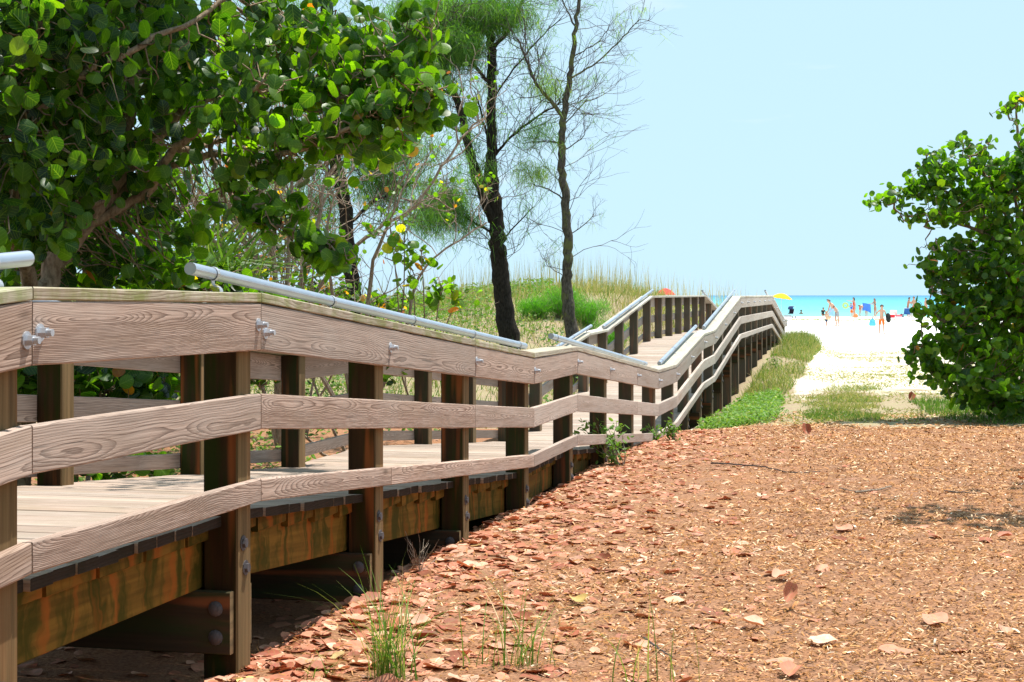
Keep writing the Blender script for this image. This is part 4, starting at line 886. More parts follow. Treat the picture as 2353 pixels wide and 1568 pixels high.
# casuarina seedlings: feathery bright green bushes on the dune
for i, (px, py, h, wd, Y, lab) in enumerate([(1232, 735, 0.30, .36, 33.0, 'small feathery green casuarina seedling, leftmost in its row on the dune'), (1285, 735, 0.45, .55, 33.2, 'feathery bright green casuarina bush on the dune just left of the slender trunk'), (1345, 738, 0.42, .55, 33.4, 'feathery bright green casuarina bush on the dune just right of the slender trunk'), (1400, 742, 0.42, .48, 33.2, 'feathery green casuarina bush beside the ramp railing, rightmost in its row on the dune')]):
    b = W(px, py, Y); b[2] = float(ground(b[0], b[1])) - .03; b0 = b.copy()
    o = empty('casuarina_bush', tuple(b), lab, 'bush', 'feathery casuarina bushes on the dune'); m = MB(); r = np.random.RandomState(90 + i); pts = []
    for j in range(40):
        a = r.uniform(0, 6.28); e = b + [math.cos(a) * wd * r.uniform(.2, 1.1), math.sin(a) * wd * r.uniform(.2, 1.1), h * r.uniform(.7, 1.25)]
        Pq = wiggle(b + r.normal(0, .05, 3) * [1, 1, 0], e, 7, .04, r); m.tube(Pq, np.linspace(.01, .003, 7), 4, cap=False); pts += list(Pq[2:]); pts += list(Pq[2:] + r.normal(0, .06, (5, 3)))
    m.build('stems', M['twig'], o); pts = np.array(pts)
    needles('foliage', pts, .15, .006, r, mat_seed if i else globals().setdefault('mat_seed', mat_leaf('seedling_needle', [(0, (.05, .16, .02)), (1, (.12, .30, .05))], .3, veins=False, spec=.2)), o, -.55, None, 0, 1, 14, .05)

# ---------------------------------------------------------------- mulch, needles, fallen leaves
def in_view(x, y, m=1.0): return np.abs(x) < y * .32 + m
n = 190000; y = 5.2 + 16.4 * rs.rand(n) ** 1.1; x = rs.uniform(-1, 1, n) * (y * .34 + .6); t_, w_ = tw(x, y); chipd = .30 + .7 * sm(.4, 2.5, -w_ + vn(x, y, .5, 71) * 2); k = (w_ < .3) & (rs.rand(n) < chipd * (.55 + .8 * (vn(x, y, 1.2, 72) + .5))) & (y < 20.8 + vn(x, y, .8, 73) * 1.6)
x, y = x[k], y[k]; n = len(x); P = on_ground(x, y, .004); P[:, 2] += rs.rand(n) * .010
CV = np.array([(-.5, -.5, 0), (.5, -.5, .0), (.5, .0, .12), (-.5, .0, .12), (.5, .5, -.02), (-.5, .5, -.02)]); CF = np.array([(0, 1, 2), (0, 2, 3), (3, 2, 4), (3, 4, 5)])
nr = rs.normal(0, .28, (n, 3)); nr[:, 2] = 1
m = MB(); ln = .012 + .055 * rs.rand(n) ** 2.2 * np.interp(y, [5, 12, 21], [.75, .95, 1.35]); wd = rs.uniform(.003, .011, n) * np.interp(y, [5, 12, 21], [.8, 1.1, 1.5]); tt = np.stack([rs.beta(1.5, 2.0, n), rs.uniform(.15, .85, n), np.zeros(n), np.ones(n)], -1)
m.scatter(CV, CF, P, frames(nr, rs.uniform(0, 6.28, n)), np.stack([wd, ln, ln * .6], -1), tt); o = m.build('mulch', M['chip'], None); o['kind'] = 'stuff'
# pine needles: thin dark threads close to the walkway
n = 36000; y = 5.4 + 10 * rs.rand(n) ** 1.3; x = rs.uniform(-1, 1, n) * (y * .34 + .6); t_, w_ = tw(x, y); k = (w_ < .4) & (rs.rand(n) < sm(4.5, 1, -w_) + .15); P = on_ground(x[k], y[k], .006); n = len(P); d = rs.normal(0, 1, (n, 3)); d[:, 2] *= .14
m = MB(); tt = np.stack([rs.uniform(0, .5, n), rs.uniform(.1, .7, n), np.zeros(n), np.ones(n)], -1); m.scatter(NV, NF, P, frames_y(d, rs.uniform(-.5, .5, n)), np.stack([np.full(n, .0022), rs.uniform(.04, .12, n), np.ones(n)], -1), tt); o = m.build('needle_litter', M['chip'], None); o['kind'] = 'stuff'
# chips strayed onto the pale soil beyond the mulch
n = 9000; x = rs.uniform(1.5, 9, n); y = 20.2 + 3.2 * rs.rand(n) ** 1.7; t_, w_ = tw(x, y); k = (w_ < -.1) & (vn(x, y, 1.5, 74) > -.2); P = on_ground(x[k], y[k], .006); n = len(P); nr = rs.normal(0, .2, (n, 3)); nr[:, 2] = 1
m = MB(); ln = rs.uniform(.02, .07, n); m.scatter(CV, CF, P, frames(nr, rs.uniform(0, 6.28, n)), np.stack([ln * .3, ln, ln * .5], -1), np.stack([rs.beta(1.5, 1.6, n), rs.uniform(.2, .9, n), np.zeros(n), np.ones(n)], -1)); o = m.build('mulch', M['chip'], None); o['kind'] = 'stuff'
# dead sea grape leaves
def litter_template(curl, seed):
    r = np.random.RandomState(seed); n = 14; V = []
    for ring, rr in ((0, .5), (1, 1.0)):
        for i in range(n):
            a = 2 * math.pi * i / n; q = rr * (1 + (.10 * math.sin(2 * a + seed) + .05 * math.sin(5 * a + seed * 2) + r.uniform(-.05, .05)) * ring); X_ = math.cos(a) * q * .92; Y_ = math.sin(a) * q
            V.append((X_, Y_, curl * (X_ * X_ * 1.2 + .4 * Y_ * Y_ * r.uniform(.2, 1.4)) + .05 * math.sin(3 * a + seed) * rr * rr + r.uniform(-.02, .02)))
    V.append((0, 0, 0)); F = [(i, (i + 1) % n, 2 * n) for i in range(n)]
    for i in range(n): j = (i + 1) % n; F += [(i, n + i, n + j), (i, n + j, j)]
    return np.array(V), np.array(F)
LT = [litter_template(c, s) for c, s in ((.06, 1), (.20, 2), (-.14, 3), (.5, 4), (-.28, 5), (.02, 6))]
n = 6500; y = 5.6 + 14.6 * rs.rand(n) ** 1.2; t_ = (y - 6.34) / 1.74; wv = -np.abs(rs.gamma(1.4, .48, n)) + .24; x = -.985 + (y - 6.34) * .2193 - wv * .98
k = in_view(x, y, .6) & (rs.rand(n) < .85); x, y = x[k], y[k]; n = len(x)
x2 = rs.uniform(-2, 7, 110); y2 = rs.uniform(6, 21, 110); x3 = rs.uniform(-6, 0, 900); y3 = rs.uniform(8, 19, 900); _, w3 = tw(x3, y3); x3, y3 = x3[w3 > 1.95], y3[w3 > 1.95]
_, w2 = tw(x2, y2); x2, y2 = x2[w2 < 0], y2[w2 < 0]
y4 = rs.uniform(5.5, 14, 900); x4 = -.985 + (y4 - 6.34) * .2193 - rs.uniform(.15, 2.2, 900)
x = np.concatenate([x, x2, x3, x4]); y = np.concatenate([y, y2, y3, y4]); n = len(x)
def litter_put(m, x, y, T, r_, big=1.0, lift=-.004):
    n = len(x); nr = r_.normal(0, .16, (n, 3)); nr[:, 2] = 1; s_ = (.024 + .042 * r_.rand(n) ** 1.6) * np.interp(y, [6, 14], [1.05, .75]) * big
    tt = np.stack([np.clip(r_.uniform(0, 1, n) ** .9 * .8 + (r_.rand(n) < .05) * .3, 0, 1), r_.uniform(.25, .85, n), np.zeros(n), np.ones(n)], -1)
    P = on_ground(x, y, lift); P[:, 2] += r_.rand(n) * .010
    m.scatter(T[0], T[1], P, frames(nr, r_.uniform(0, 6.28, n)), np.stack([s_ * r_.uniform(.7, 1, n), s_, s_], -1), tt)
m = MB(); wh = rs.choice(6, n, p=[.25, .2, .2, .05, .1, .2])
for i in range(6): litter_put(m, x[wh == i], y[wh == i], LT[i], rs)
o = m.build('leaf_litter', M['litter'], None, True); o['kind'] = 'stuff'
# leaves that lie singly on the mulch
def gpt(px, py):
    """where the sight line through a pixel meets the ground"""
    y = 10.0
    for _ in range(30): x = (px - 1176.5) * y / 3710; z = float(ground(x, y)); y = .5 * y + .5 * max(3, (EYE - z) * 3710 / (py - 679))
    return (px - 1176.5) * y / 3710, y
singles = [((1890, 1310), 4, .085, .72, 'pale salmon fallen leaf lying flat near the middle of the mulch'), ((2150, 1433), 5, .095, .62, 'largest pink fallen leaf lying towards the right of the mulch'), ((1795, 1333), 1, .065, .75, 'pale pink fallen leaf left of the flat salmon one'), ((1893, 1483), 0, .075, .84, 'whitish fallen leaf with a dark shadow under its raised edge'), ((1730, 1445), 1, .065, .80, 'cream fallen leaf just left of the curled pink leaf on the lower mulch'), ((1815, 1395), 3, .055, .45, 'upturned pink fallen leaf standing on its edge on the mulch'),
           ((2060, 1500), 2, .085, .55, 'broad pink fallen leaf near the lower right of the mulch'), ((1790, 1525), 4, .065, .74, 'pinkish fallen leaf lying low on the mulch near the bottom edge'), ((1820, 1555), 1, .070, .35, 'orange fallen leaf at the bottom edge of the picture'), ((1680, 1196), 4, .05, .05, 'small dark red curled leaf alone on the upper mulch'), ((1940, 1222), 0, .08, .68, 'pale pink fallen leaf lying beyond the large salmon one'), ((2265, 1245), 2, .07, .12, 'dark red fallen leaf in the small shadow at the right edge'), ((2310, 1240), 1, .06, .30, 'orange fallen leaf beside the dark red one at the right edge'),
           ((2093, 922), 3, .10, .02, 'dark red leaf hanging upright in the green grass by the right bush'), ((1552, 1385), 2, .07, .86, 'cream fallen leaf among brown needles left of the mulch'), ((1330, 1390), 1, .065, .97, 'yellowish curled leaf among the pink leaf litter'), ((1853, 1000), 3, .09, .10, 'rust coloured curled leaf beside the green mat near the walkway')]
for (px, py), ti, sz, c, lab in singles:
    X, Y = gpt(px, py); r = np.random.RandomState(int(px)); m = MB()
    T = LT[ti]; up = 1.0 if ti == 3 else 0
    P = on_ground(np.array([X]), np.array([Y]), .022 + (.04 if up else 0)); nr = np.array([[r.normal(0, .15), -up * 1.3 - .12, 1.0]])
    m.scatter(T[0], T[1], P, frames(nr, r.uniform(0, 6.28, 1)), np.array([[sz * .68, sz * .85, sz * 1.6]]), np.array([[c * .8 if c < .8 else c, .6, 0, 1.]]))
    o = m.build('fallen_leaf', M['litter'], None, True); props(o, lab, 'leaf', 'single fallen leaves on the mulch')
# sticks on the ground
def stick(pxs, r0, label, name='fallen_twig', side=None, mat='twig', lift=.012):
    P = []
    for px, py in pxs: X, Y = gpt(px, py); P.append([X, Y, float(ground(X, Y)) + lift + rnd.uniform(0, .01)])
    m = MB(); r = np.random.RandomState(int(pxs[0][0])); L = limb(m, P, r0, r0 * .5, r, .002, 5)
    if side:
        for i in side: d = r.normal(0, .5, 3); d[2] = .15; branchlets(m, L[i], d, .12, r0 * .5, 1, r, .4, .05, 2, None, 3)
    o = m.build(name, M[mat]); props(o, label, 'twig', 'twigs lying on the ground')
stick([(1635, 1069), (1700, 1073), (1760, 1078), (1820, 1090), (1885, 1087)], .008, 'long thin dark twig curving across the upper mulch', mat='twig_dark')
stick([(1965, 1136), (2020, 1131), (2048, 1122)], .011, 'short pale brown stick on the right half of the mulch')
stick([(2170, 1133), (2245, 1140)], .007, 'thin straight dark twig right of the pale stick on the mulch', mat='twig_dark')
stick([(1930, 1128), (1968, 1135)], .006, 'small pale splinter left of the short brown stick')
stick([(1560, 1000), (1600, 985), (1625, 960)], .009, 'forked grey twig lying by the foot of the walkway ramp', side=[4, 8])
stick([(2215, 960), (2245, 942), (2290, 958)], .012, 'bent grey branch lying at the edge of the right bush shadow')
stick([(1480, 1475), (1515, 1500), (1545, 1520)], .005, 'thin reddish twig among the pink leaf litter', mat='twig_dark')
for i, (px, py, n_, L, lab) in enumerate([(893, 1560, 95, .44, 'large tuft of green grass in front of the walkway at the bottom edge'), (1185, 1530, 46, .36, 'thin pale tuft of grass right of the large one at the bottom edge'), (1490, 1568, 12, .32, 'few sparse grass blades rising at the bottom middle of the picture'), (730, 1562, 10, .16, 'small wisp of grass beside the large tuft'), (2120, 965, 30, .22, 'upright green tuft under the right bush'), (1665, 925, 60, .42, 'tall green grass clump against the dark posts of the walkway')]):
    X, Y = gpt(px, py); r = np.random.RandomState(300 + i); P = np.stack([X + r.normal(0, .035, n_) * (2.2 if i in (1, 2) else 1), Y + r.normal(0, .035, n_), np.zeros(n_)], -1); P[:, 2] = ground(P[:, 0], P[:, 1]) - .01
    n2 = n_ ; V = []; F = []
    m = MB()
    for q in P:   # long arching blades
        a = r.uniform(0, 6.28); ln = L * r.uniform(.5, 1.35); lean = r.uniform(.1, 1.25); s = np.linspace(0, 1, 7)
        C = q + np.stack([math.cos(a) * lean * ln * s ** 1.7, math.sin(a) * lean * ln * s ** 1.7, ln * (s - .35 * lean * s ** 2.4)], -1); wv = np.array([-math.sin(a), math.cos(a), 0]) * .0024
        wd = (1 - s ** 2)[:, None] + .05; VV = np.concatenate([C - wv * wd, C + wv * wd]); FF = [(j, j + 7, j + 8, j + 1) for j in range(6)]
        m.add(VV, FF, (r.uniform(.0, .55) if r.rand() < .85 else .85, r.uniform(.4, 1.0), 0, 1))
    o = m.build('grass_clump', M['grass']); props(o, lab, 'grass', 'grass clumps in the litter')
# weed growing up against the railing
def weed(px, py, h, label, seed, n=7):
    X, Y = gpt(px, py); r = np.random.RandomState(seed); b = np.array([X, Y, float(ground(X, Y))]); o = empty('weed', tuple(b), label, 'plant', 'weeds growing against the walkway'); m = MB(); lf = []
    for j in range(n):
        e = b + [r.normal(0, h * .35), r.normal(0, h * .2), h * r.uniform(.55, 1.05)]; L = wiggle(b + r.normal(0, .03, 3) * [1, 1, 0], e, 9, .03, r); m.tube(L, np.linspace(.006, .002, 9), 4, cap=False)
        for k_ in range(2, 9):
            for _ in range(3): lf.append(L[k_] + r.normal(0, .035, 3))
    m.build('stems', M['twig'], o); P = np.array(lf); n_ = len(P); nr = r.normal(0, .6, (n_, 3)); nr[:, 2] += .7; q = MB(); s_ = r.uniform(.018, .040, n_)
    q.scatter(LV6 * [.45, 1, 1], LF6, P, frames(nr, r.uniform(0, 6.28, n_)), np.stack([s_, s_, s_], -1), np.stack([r.uniform(.1, .4, n_), r.uniform(.4, 1.0, n_), np.zeros(n_), np.ones(n_)], -1)); q.build('leaves', M['grass'], o)
weed(1420, 1068, .40, 'bushy green weed growing against the lower rail where the walkway bottoms out', 401, 9)
weed(1548, 1012, .20, 'small green weed at the bend of the lower rail', 402, 5)
weed(1778, 850, .35, 'leafy green weed poking out beside the dark posts near the raised span', 403, 5)
weed(1500, 1015, .14, 'tiny weed under the lower rail near the bushy one', 404, 3)
# dead casuarina sprig in the shade under the deck
X, Y = gpt(965, 1318); r = np.random.RandomState(77); m = MB()
for j in range(9): branchlets(m, np.array([X, Y, float(ground(X, Y))]), np.array([r.normal(0, .5), r.normal(0, .3), 1]), .14, .0022, 1, r, .4, .1, 3, None, 3)
o = m.build('dead_sprig', M['twig']); props(o, 'dry reddish sprig standing in the litter beside the deck shadow', 'twig')
# ---------------------------------------------------------------- people on the beach
SKIN = mat_plain('skin', (.52, .29, .19), .55, .3, 0, .05, 8); SKIN2 = mat_plain('tanned_skin', (.42, .22, .14), .55, .3, 0, .05, 8); HAIR = mat_plain('dark_hair', (.035, .022, .016), .5, .4); HAIRB = mat_plain('brown_hair', (.12, .065, .035), .5, .4); HAIRY = mat_plain('fair_hair', (.50, .30, .13), .5, .4)
def cloth(name, c): return mat_plain(name, c, .85, .1, 0, .10, 14)
def skin_mesh(name, verts, edges, radii, root=0, sub=1):
    """grow one continuous surface over a skeleton"""
    me = bpy.data.meshes.new(name); me.from_pydata([tuple(v) for v in verts], edges, []); me.update()
    ob = bpy.data.objects.new(name + '_skeleton', me); COL.objects.link(ob)
    md = ob.modifiers.new('Skin', 'SKIN'); md.use_smooth_shade = True
    lay = me.skin_vertices[0].data
    for i, r in enumerate(radii): lay[i].radius = (r, r) if np.isscalar(r) else r; lay[i].use_root = (i == root)
    if sub: sb = ob.modifiers.new('Subdivision', 'SUBSURF'); sb.levels = sub; sb.render_levels = sub
    dg = bpy.context.evaluated_depsgraph_get(); dg.update()
    out = bpy.data.meshes.new_from_object(ob.evaluated_get(dg), depsgraph=dg)
    bpy.data.objects.remove(ob); bpy.data.meshes.remove(me); out.name = name
    out.polygons.foreach_set('use_smooth', np.ones(len(out.polygons), bool))
    return out
def unit(v): v = np.asarray(v, float); return v / np.linalg.norm(v)
def person(label, loc, yaw, H=1.68, bend=0, armL=((-.15, 0, -1), (-.05, -.1, -1)), armR=((.15, 0, -1), (.05, -.1, -1)), legL=((-.06, 0, -1), (0, .05, -1)), legR=((.06, 0, -1), (0, .05, -1)),
           skin=SKIN, hair=HAIR, hairlen=0, wear=(), girth=1.0, sit=0., head=(0, -.1, 1), group='people on the beach'):
    """yaw 0 faces the camera; bend tips the trunk forward; limbs are (upper, lower) directions"""
    k = H / 1.70; o = empty('person', tuple(loc), label, 'person', group, yaw); WORLD_PARENTS[o.name] = False
    cb, sb = math.cos(R(bend)), math.sin(R(bend)); g = girth
    hipz = (.90 if not sit else sit / k) 
    def tr(p):   # trunk point above the hips, tipped forward (-y)
        x, y, z = p; z -= .0; return np.array([x, y * cb - z * sb, hipz + z * cb + y * sb])
    V = {}; Rr = {}
    def put(n, p, r): V[n] = np.array(p, float) * k; Rr[n] = r * k
    put('pelvis', tr((0, 0, 0)), .115 * g); put('waist', tr((0, 0, .15)), .105 * g); put('chest', tr((0, 0, .34)), .125 * g); put('upper', tr((0, 0, .46)), .095 * g); put('neck', tr((0, 0, .56)), .050)
    hd = unit(np.array(head)); hv = np.array([hd[0], hd[1] * cb - hd[2] * sb * .8, hd[2] * cb + hd[1] * sb + .2 * sb]); hv = unit(hv)
    nb = tr((0, 0, .56)); put('jaw', nb + hv * .09, .068); put('skull', nb + hv * .17, .088); put('crown', nb + hv * .235, .060)
    fw = unit(np.array([0, -cb - .2, -.3 * sb])); put('nose', nb + hv * .13 + fw * .092, .014)
    names = ['pelvis', 'waist', 'chest', 'upper', 'neck', 'jaw', 'skull', 'crown', 'nose']; E = [('pelvis', 'waist'), ('waist', 'chest'), ('chest', 'upper'), ('upper', 'neck'), ('neck', 'jaw'), ('jaw', 'skull'), ('skull', 'crown'), ('jaw', 'nose')]
    for s, leg, arm in ((-1, legL, armL), (1, legR, armR)):
        q = 'L' if s < 0 else 'R'
        h = tr((s * .085, 0, -.04)); kn = h + unit(leg[0]) * .40; an = kn + unit(leg[1]) * .40
        if not sit:
            pass
        put('hip' + q, h, .088 * g); put('thigh' + q, h * .5 + kn * .5, .075 * g); put('knee' + q, kn, .052); put('calf' + q, kn * .65 + an * .35, .052); put('ankle' + q, an, .034); put('foot' + q, an + [s * .02, -.09, -.035], .034); put('toe' + q, an + [s * .03, -.17, -.045], .022)
        E += [('pelvis', 'hip' + q), ('hip' + q, 'thigh' + q), ('thigh' + q, 'knee' + q), ('knee' + q, 'calf' + q), ('calf' + q, 'ankle' + q), ('ankle' + q, 'foot' + q), ('foot' + q, 'toe' + q)]
        sh = tr((s * .165, 0, .48)); el = sh + unit(arm[0]) * .27; wr = el + unit(arm[1]) * .24; f = unit(arm[1]); pa = wr + f * .06
        put('shoulder' + q, sh, .055 * g); put('elbow' + q, el, .037); put('fore' + q, el * .6 + wr * .4, .036); put('wrist' + q, wr, .025); put('palm' + q, pa, .028)
        E += [('upper', 'shoulder' + q), ('shoulder' + q, 'elbow' + q), ('elbow' + q, 'fore' + q), ('fore' + q, 'wrist' + q), ('wrist' + q, 'palm' + q)]
        side = unit(np.cross(f, [0, 1, .2])); curl = unit(np.cross(side, f))
        for fi, (off, ln) in enumerate(((-.024, .062), (-.008, .075), (.009, .070), (.025, .055))):
            a = pa + side * off + f * .03; b_ = a + f * ln * .55 + curl * .006; c_ = b_ + f * ln * .4 + curl * .022
            for nm, p, r in ((f'a{fi}', a, .0095), (f'b{fi}', b_, .0085), (f'c{fi}', c_, .007)): put(nm + q, p, r)
            E += [('palm' + q, f'a{fi}' + q), (f'a{fi}' + q, f'b{fi}' + q), (f'b{fi}' + q, f'c{fi}' + q)]
        a = pa - f * .02 - side * .036; put('t0' + q, a, .011); put('t1' + q, a + f * .04 - side * .018 + curl * .012, .009); E += [('palm' + q, 't0' + q), ('t0' + q, 't1' + q)]
    names = list(V); ix = {n: i for i, n in enumerate(names)}
    me = skin_mesh('body', [V[n] for n in names], [(ix[a], ix[b_]) for a, b_ in E], [Rr[n] for n in names], 0, 1); link_mesh('body', me, skin, o)
    # hair: a cap over the skull, longer at the back when asked
    hp = V['skull']; m = MB(); nn, mm = 9, 12; VV = []
    back = -fw
    for i in range(nn):
        th = math.pi * .62 * i / (nn - 1)
        for j in range(mm):
            ph = 2 * math.pi * j / mm; side_ = unit(np.cross(hv, fw)); d = math.cos(th) * hv + math.sin(th) * (math.cos(ph) * back + math.sin(ph) * side_)
            r_ = .108 * k * (1.04 if math.cos(ph) > -.3 else .97); 
            p = hp + d * r_
            if th > 1.2 and math.cos(ph) < -.35: p = hp + hv * .05 * k + (p - hp) * .6
            if hairlen and i >= nn - 3 and math.cos(ph) > -.2: p = p + np.array([0, 0, -1]) * hairlen * k * (i - nn + 4) / 3 + back * .01
            VV.append(p)
    F = [(i * mm + j, i * mm + (j + 1) % mm, (i + 1) * mm + (j + 1) % mm, (i + 1) * mm + j) for i in range(nn - 1) for j in range(mm)]; m.add(VV, F); m.build('hair', hair, o, True)
    for s in (-1, 1):
        side_ = unit(np.cross(hv, fw)); e = MB(); c = V['skull'] - hv * .02 * k + fw * .084 * k + side_ * s * .032 * k; e.tube([c - fw * .004, c + fw * .006, c + fw * .009], [.011 * k, .010 * k, .002], 8); e.build('eye', HAIR, o)
    lp = MB(); c = V['jaw'] + fw * .066 * k - hv * .012 * k; side_ = unit(np.cross(hv, fw)); lp.tube([c - side_ * .022 * k, c + fw * .004, c + side_ * .022 * k], [.003, .007 * k, .003], 6); lp.build('mouth', mat_lip, o)
    # clothing grown over the same joints
    for nm, mat, what, ex in wear:
        if what == 'shorts': J = ['pelvis', 'hipL', 'thighL', 'hipR', 'thighR', 'lowL', 'lowR']; V['lowL'] = V['thighL'] * .35 + V['kneeL'] * .65; V['lowR'] = V['thighR'] * .35 + V['kneeR'] * .65; Rr['lowL'] = Rr['lowR'] = .078 * k; V['belt'] = V['pelvis'] * .6 + V['waist'] * .4; Rr['belt'] = .112 * k * g; EE = [('belt', 'pelvis'), ('pelvis', 'hipL'), ('pelvis', 'hipR'), ('hipL', 'thighL'), ('hipR', 'thighR'), ('thighL', 'lowL'), ('thighR', 'lowR')]; J.append('belt')
        elif what == 'briefs': V['belt'] = V['pelvis'] * .85 + V['waist'] * .15; Rr['belt'] = .115 * k * g; J = ['belt', 'pelvis', 'hipL', 'hipR']; EE = [('belt', 'pelvis'), ('pelvis', 'hipL'), ('pelvis', 'hipR')]
        elif what == 'top': J = ['waist', 'chest', 'upper']; EE = [('waist', 'chest'), ('chest', 'upper')]
        elif what == 'shirt':
            J = ['pelvis', 'waist', 'chest', 'upper', 'shoulderL', 'shoulderR', 'slL', 'slR']
            for q in 'LR': V['sl' + q] = V['shoulder' + q] * .45 + V['elbow' + q] * .55; Rr['sl' + q] = .052 * k
            EE = [('pelvis', 'waist'), ('waist', 'chest'), ('chest', 'upper'), ('upper', 'shoulderL'), ('upper', 'shoulderR'), ('shoulderL', 'slL'), ('shoulderR', 'slR')]
        elif what == 'dress':
            V['hem'] = V['pelvis'] + np.array([0, 0, -.30]) * k; Rr['hem'] = .16 * k; J = ['upper', 'chest', 'waist', 'pelvis', 'hem']; EE = [('upper', 'chest'), ('chest', 'waist'), ('waist', 'pelvis'), ('pelvis', 'hem')]
        ii = {n: i for i, n in enumerate(J)}
        me = skin_mesh(nm, [V[n] for n in J], [(ii[a], ii[b_]) for a, b_ in EE], [Rr[n] + ex * k for n in J], ii.get('pelvis', 0), 1); link_mesh(nm, me, mat, o)
    return o, V, k
mat_lip = mat_plain('lips', (.40, .12, .10), .5)
def beach(px, Y, dz=0.):
    X = (px - 1176.5) * Y / 3710; return np.array([X, Y, float(ground(X, Y)) + dz])
FOOT = .055
def local_to_world(o, p): return Matrix.Translation(o.location) @ Matrix.Rotation(o.rotation_euler.z, 4, 'Z') @ Vector(tuple(p))
orange = cloth('orange_cloth', (.85, .16, .03)); blue = cloth('blue_cloth', (.03, .12, .50)); navy = cloth('navy_cloth', (.025, .04, .11)); grey = cloth('grey_cloth', (.30, .30, .30)); white = cloth('white_cloth', (.82, .80, .80)); red = cloth('red_cloth', (.75, .03, .02)); pink = cloth('pink_cloth', (.85, .45, .50)); black = cloth('black_cloth', (.02, .02, .025)); ltblue = cloth('pale_blue_cloth', (.30, .50, .85)); green = cloth('lime_float', (.40, .85, .20)); straw = cloth('straw_cloth', (.62, .42, .26)); yellow = cloth('yellow_canvas', (.90, .50, .03)); brown = cloth('brown_cloth', (.16, .09, .06))
# the boy with the ring
p0 = beach(2026, 70.4, FOOT * .7)
boy, BV, bk = person('boy in orange shorts carrying a turquoise bag and a black swim ring', p0, 0, 1.27, 2, ((-.55, -.05, -.75), (-.75, -.2, -.55)), ((.35, .1, -1), (.35, -.35, -.75)), ((-.09, -.05, -1), (-.02, .08, -1)), ((.10, 0, -1), (.03, .06, -1)), SKIN, HAIR, 0, (('shorts', orange, 'shorts', .012),), .95)
def world_of(o, v): return np.array(local_to_world(o, v))
hw = world_of(boy, BV['palmL']); m = MB(); nn = 10; VV = []
for i in range(nn):
    z = -i * .042; w = [.012, .02, .055, .10, .13, .145, .15, .15, .145, .13][i]
    for j in range(12): a = 2 * math.pi * j / 12; VV.append(hw + [math.cos(a) * w + .006 * math.sin(5 * a + i), math.sin(a) * w * .55, z])
F = [(i * 12 + j, i * 12 + (j + 1) % 12, (i + 1) * 12 + (j + 1) % 12, (i + 1) * 12 + j) for i in range(nn - 1) for j in range(12)]; m.add(VV, F); m.addtri(np.vstack([VV[-12:], [np.mean(VV[-12:], axis=0)]]), [(j, (j + 1) % 12, 12) for j in range(12)], (.5, .5, 0, 0))
o = m.build('beach_bag', cloth('turquoise_plastic', (.12, .50, .60)), None, True); props(o, 'turquoise plastic bag hanging from the hand of the boy in orange shorts', 'bag')
ring_m = cloth('black_rubber', (.02, .022, .02))
def ring(name, c, Rr_, r_, mat, nrm, label, cat, n=24, k=10):
    n3 = unit(nrm); a3 = unit(np.cross(n3, [0, 0, 1])); b3 = np.cross(a3, n3); m = MB(); VV = []
    for i in range(n):
        a = 2 * math.pi * i / n; d = a3 * math.cos(a) + b3 * math.sin(a)
        for j in range(k): q = 2 * math.pi * j / k; VV.append(c + d * (Rr_ + r_ * math.cos(q)) + n3 * r_ * math.sin(q))
    m.add(VV, [(i * k + j, i * k + (j + 1) % k, ((i + 1) % n) * k + (j + 1) % k, ((i + 1) % n) * k + j) for i in range(n) for j in range(k)])
    o = m.build(name, mat, None, True); props(o, label, cat); return o
ring('swim_ring', world_of(boy, BV['palmR']) + [.0, .03, .06], .14, .075, ring_m, (.88, -.45, .1), 'black inflated swim ring carried under the arm of the boy in orange shorts', 'swim ring')
# woman bending to a toddler
w0 = beach(1922, 88.5, FOOT)
wom, WV, wk = person('woman in a dark top and grey shorts leaning over a toddler on the sand', w0, R(-80), 1.66, 42, ((0, -.25, -1), (.0, -.35, -.9)), ((0, -.1, -1), (0, -.5, -.7)), ((-.05, -.12, -1), (0, .22, -1)), ((.05, .10, -1), (0, .12, -1)), SKIN, HAIRB, .02, (('shorts', grey, 'shorts', .008), ('top', brown, 'top', .010)), .92)
t0 = beach(1899, 89.5, FOOT * .45)
kid, KV, kk = person('fair haired toddler in navy shorts standing before the leaning woman', t0, R(100), .86, 0, ((-.3, -.6, .1), (0, -.8, -.1)), ((.3, -.5, -.2), (0, -.8, 0)), skin=SKIN, hair=HAIRY, wear=(('shorts', navy, 'shorts', .02),), girth=1.15)
c = (world_of(wom, WV['palmL']) + world_of(kid, KV['palmR'])) / 2; m = MB(); VV = []
for i, z in enumerate(np.linspace(.08, -.16, 7)):
    w = [.08, .13, .155, .16, .155, .13, .09][i]
    for j in range(12): a = 2 * math.pi * j / 12; VV.append(c + [math.cos(a) * w, math.sin(a) * w * .4, z - .10])
m.add(VV, [(i * 12 + j, i * 12 + (j + 1) % 12, (i + 1) * 12 + (j + 1) % 12, (i + 1) * 12 + j) for i in range(6) for j in range(12)]); o = m.build('straw_bag', straw, None, True); props(o, 'round tan straw bag held between the leaning woman and the toddler', 'bag')
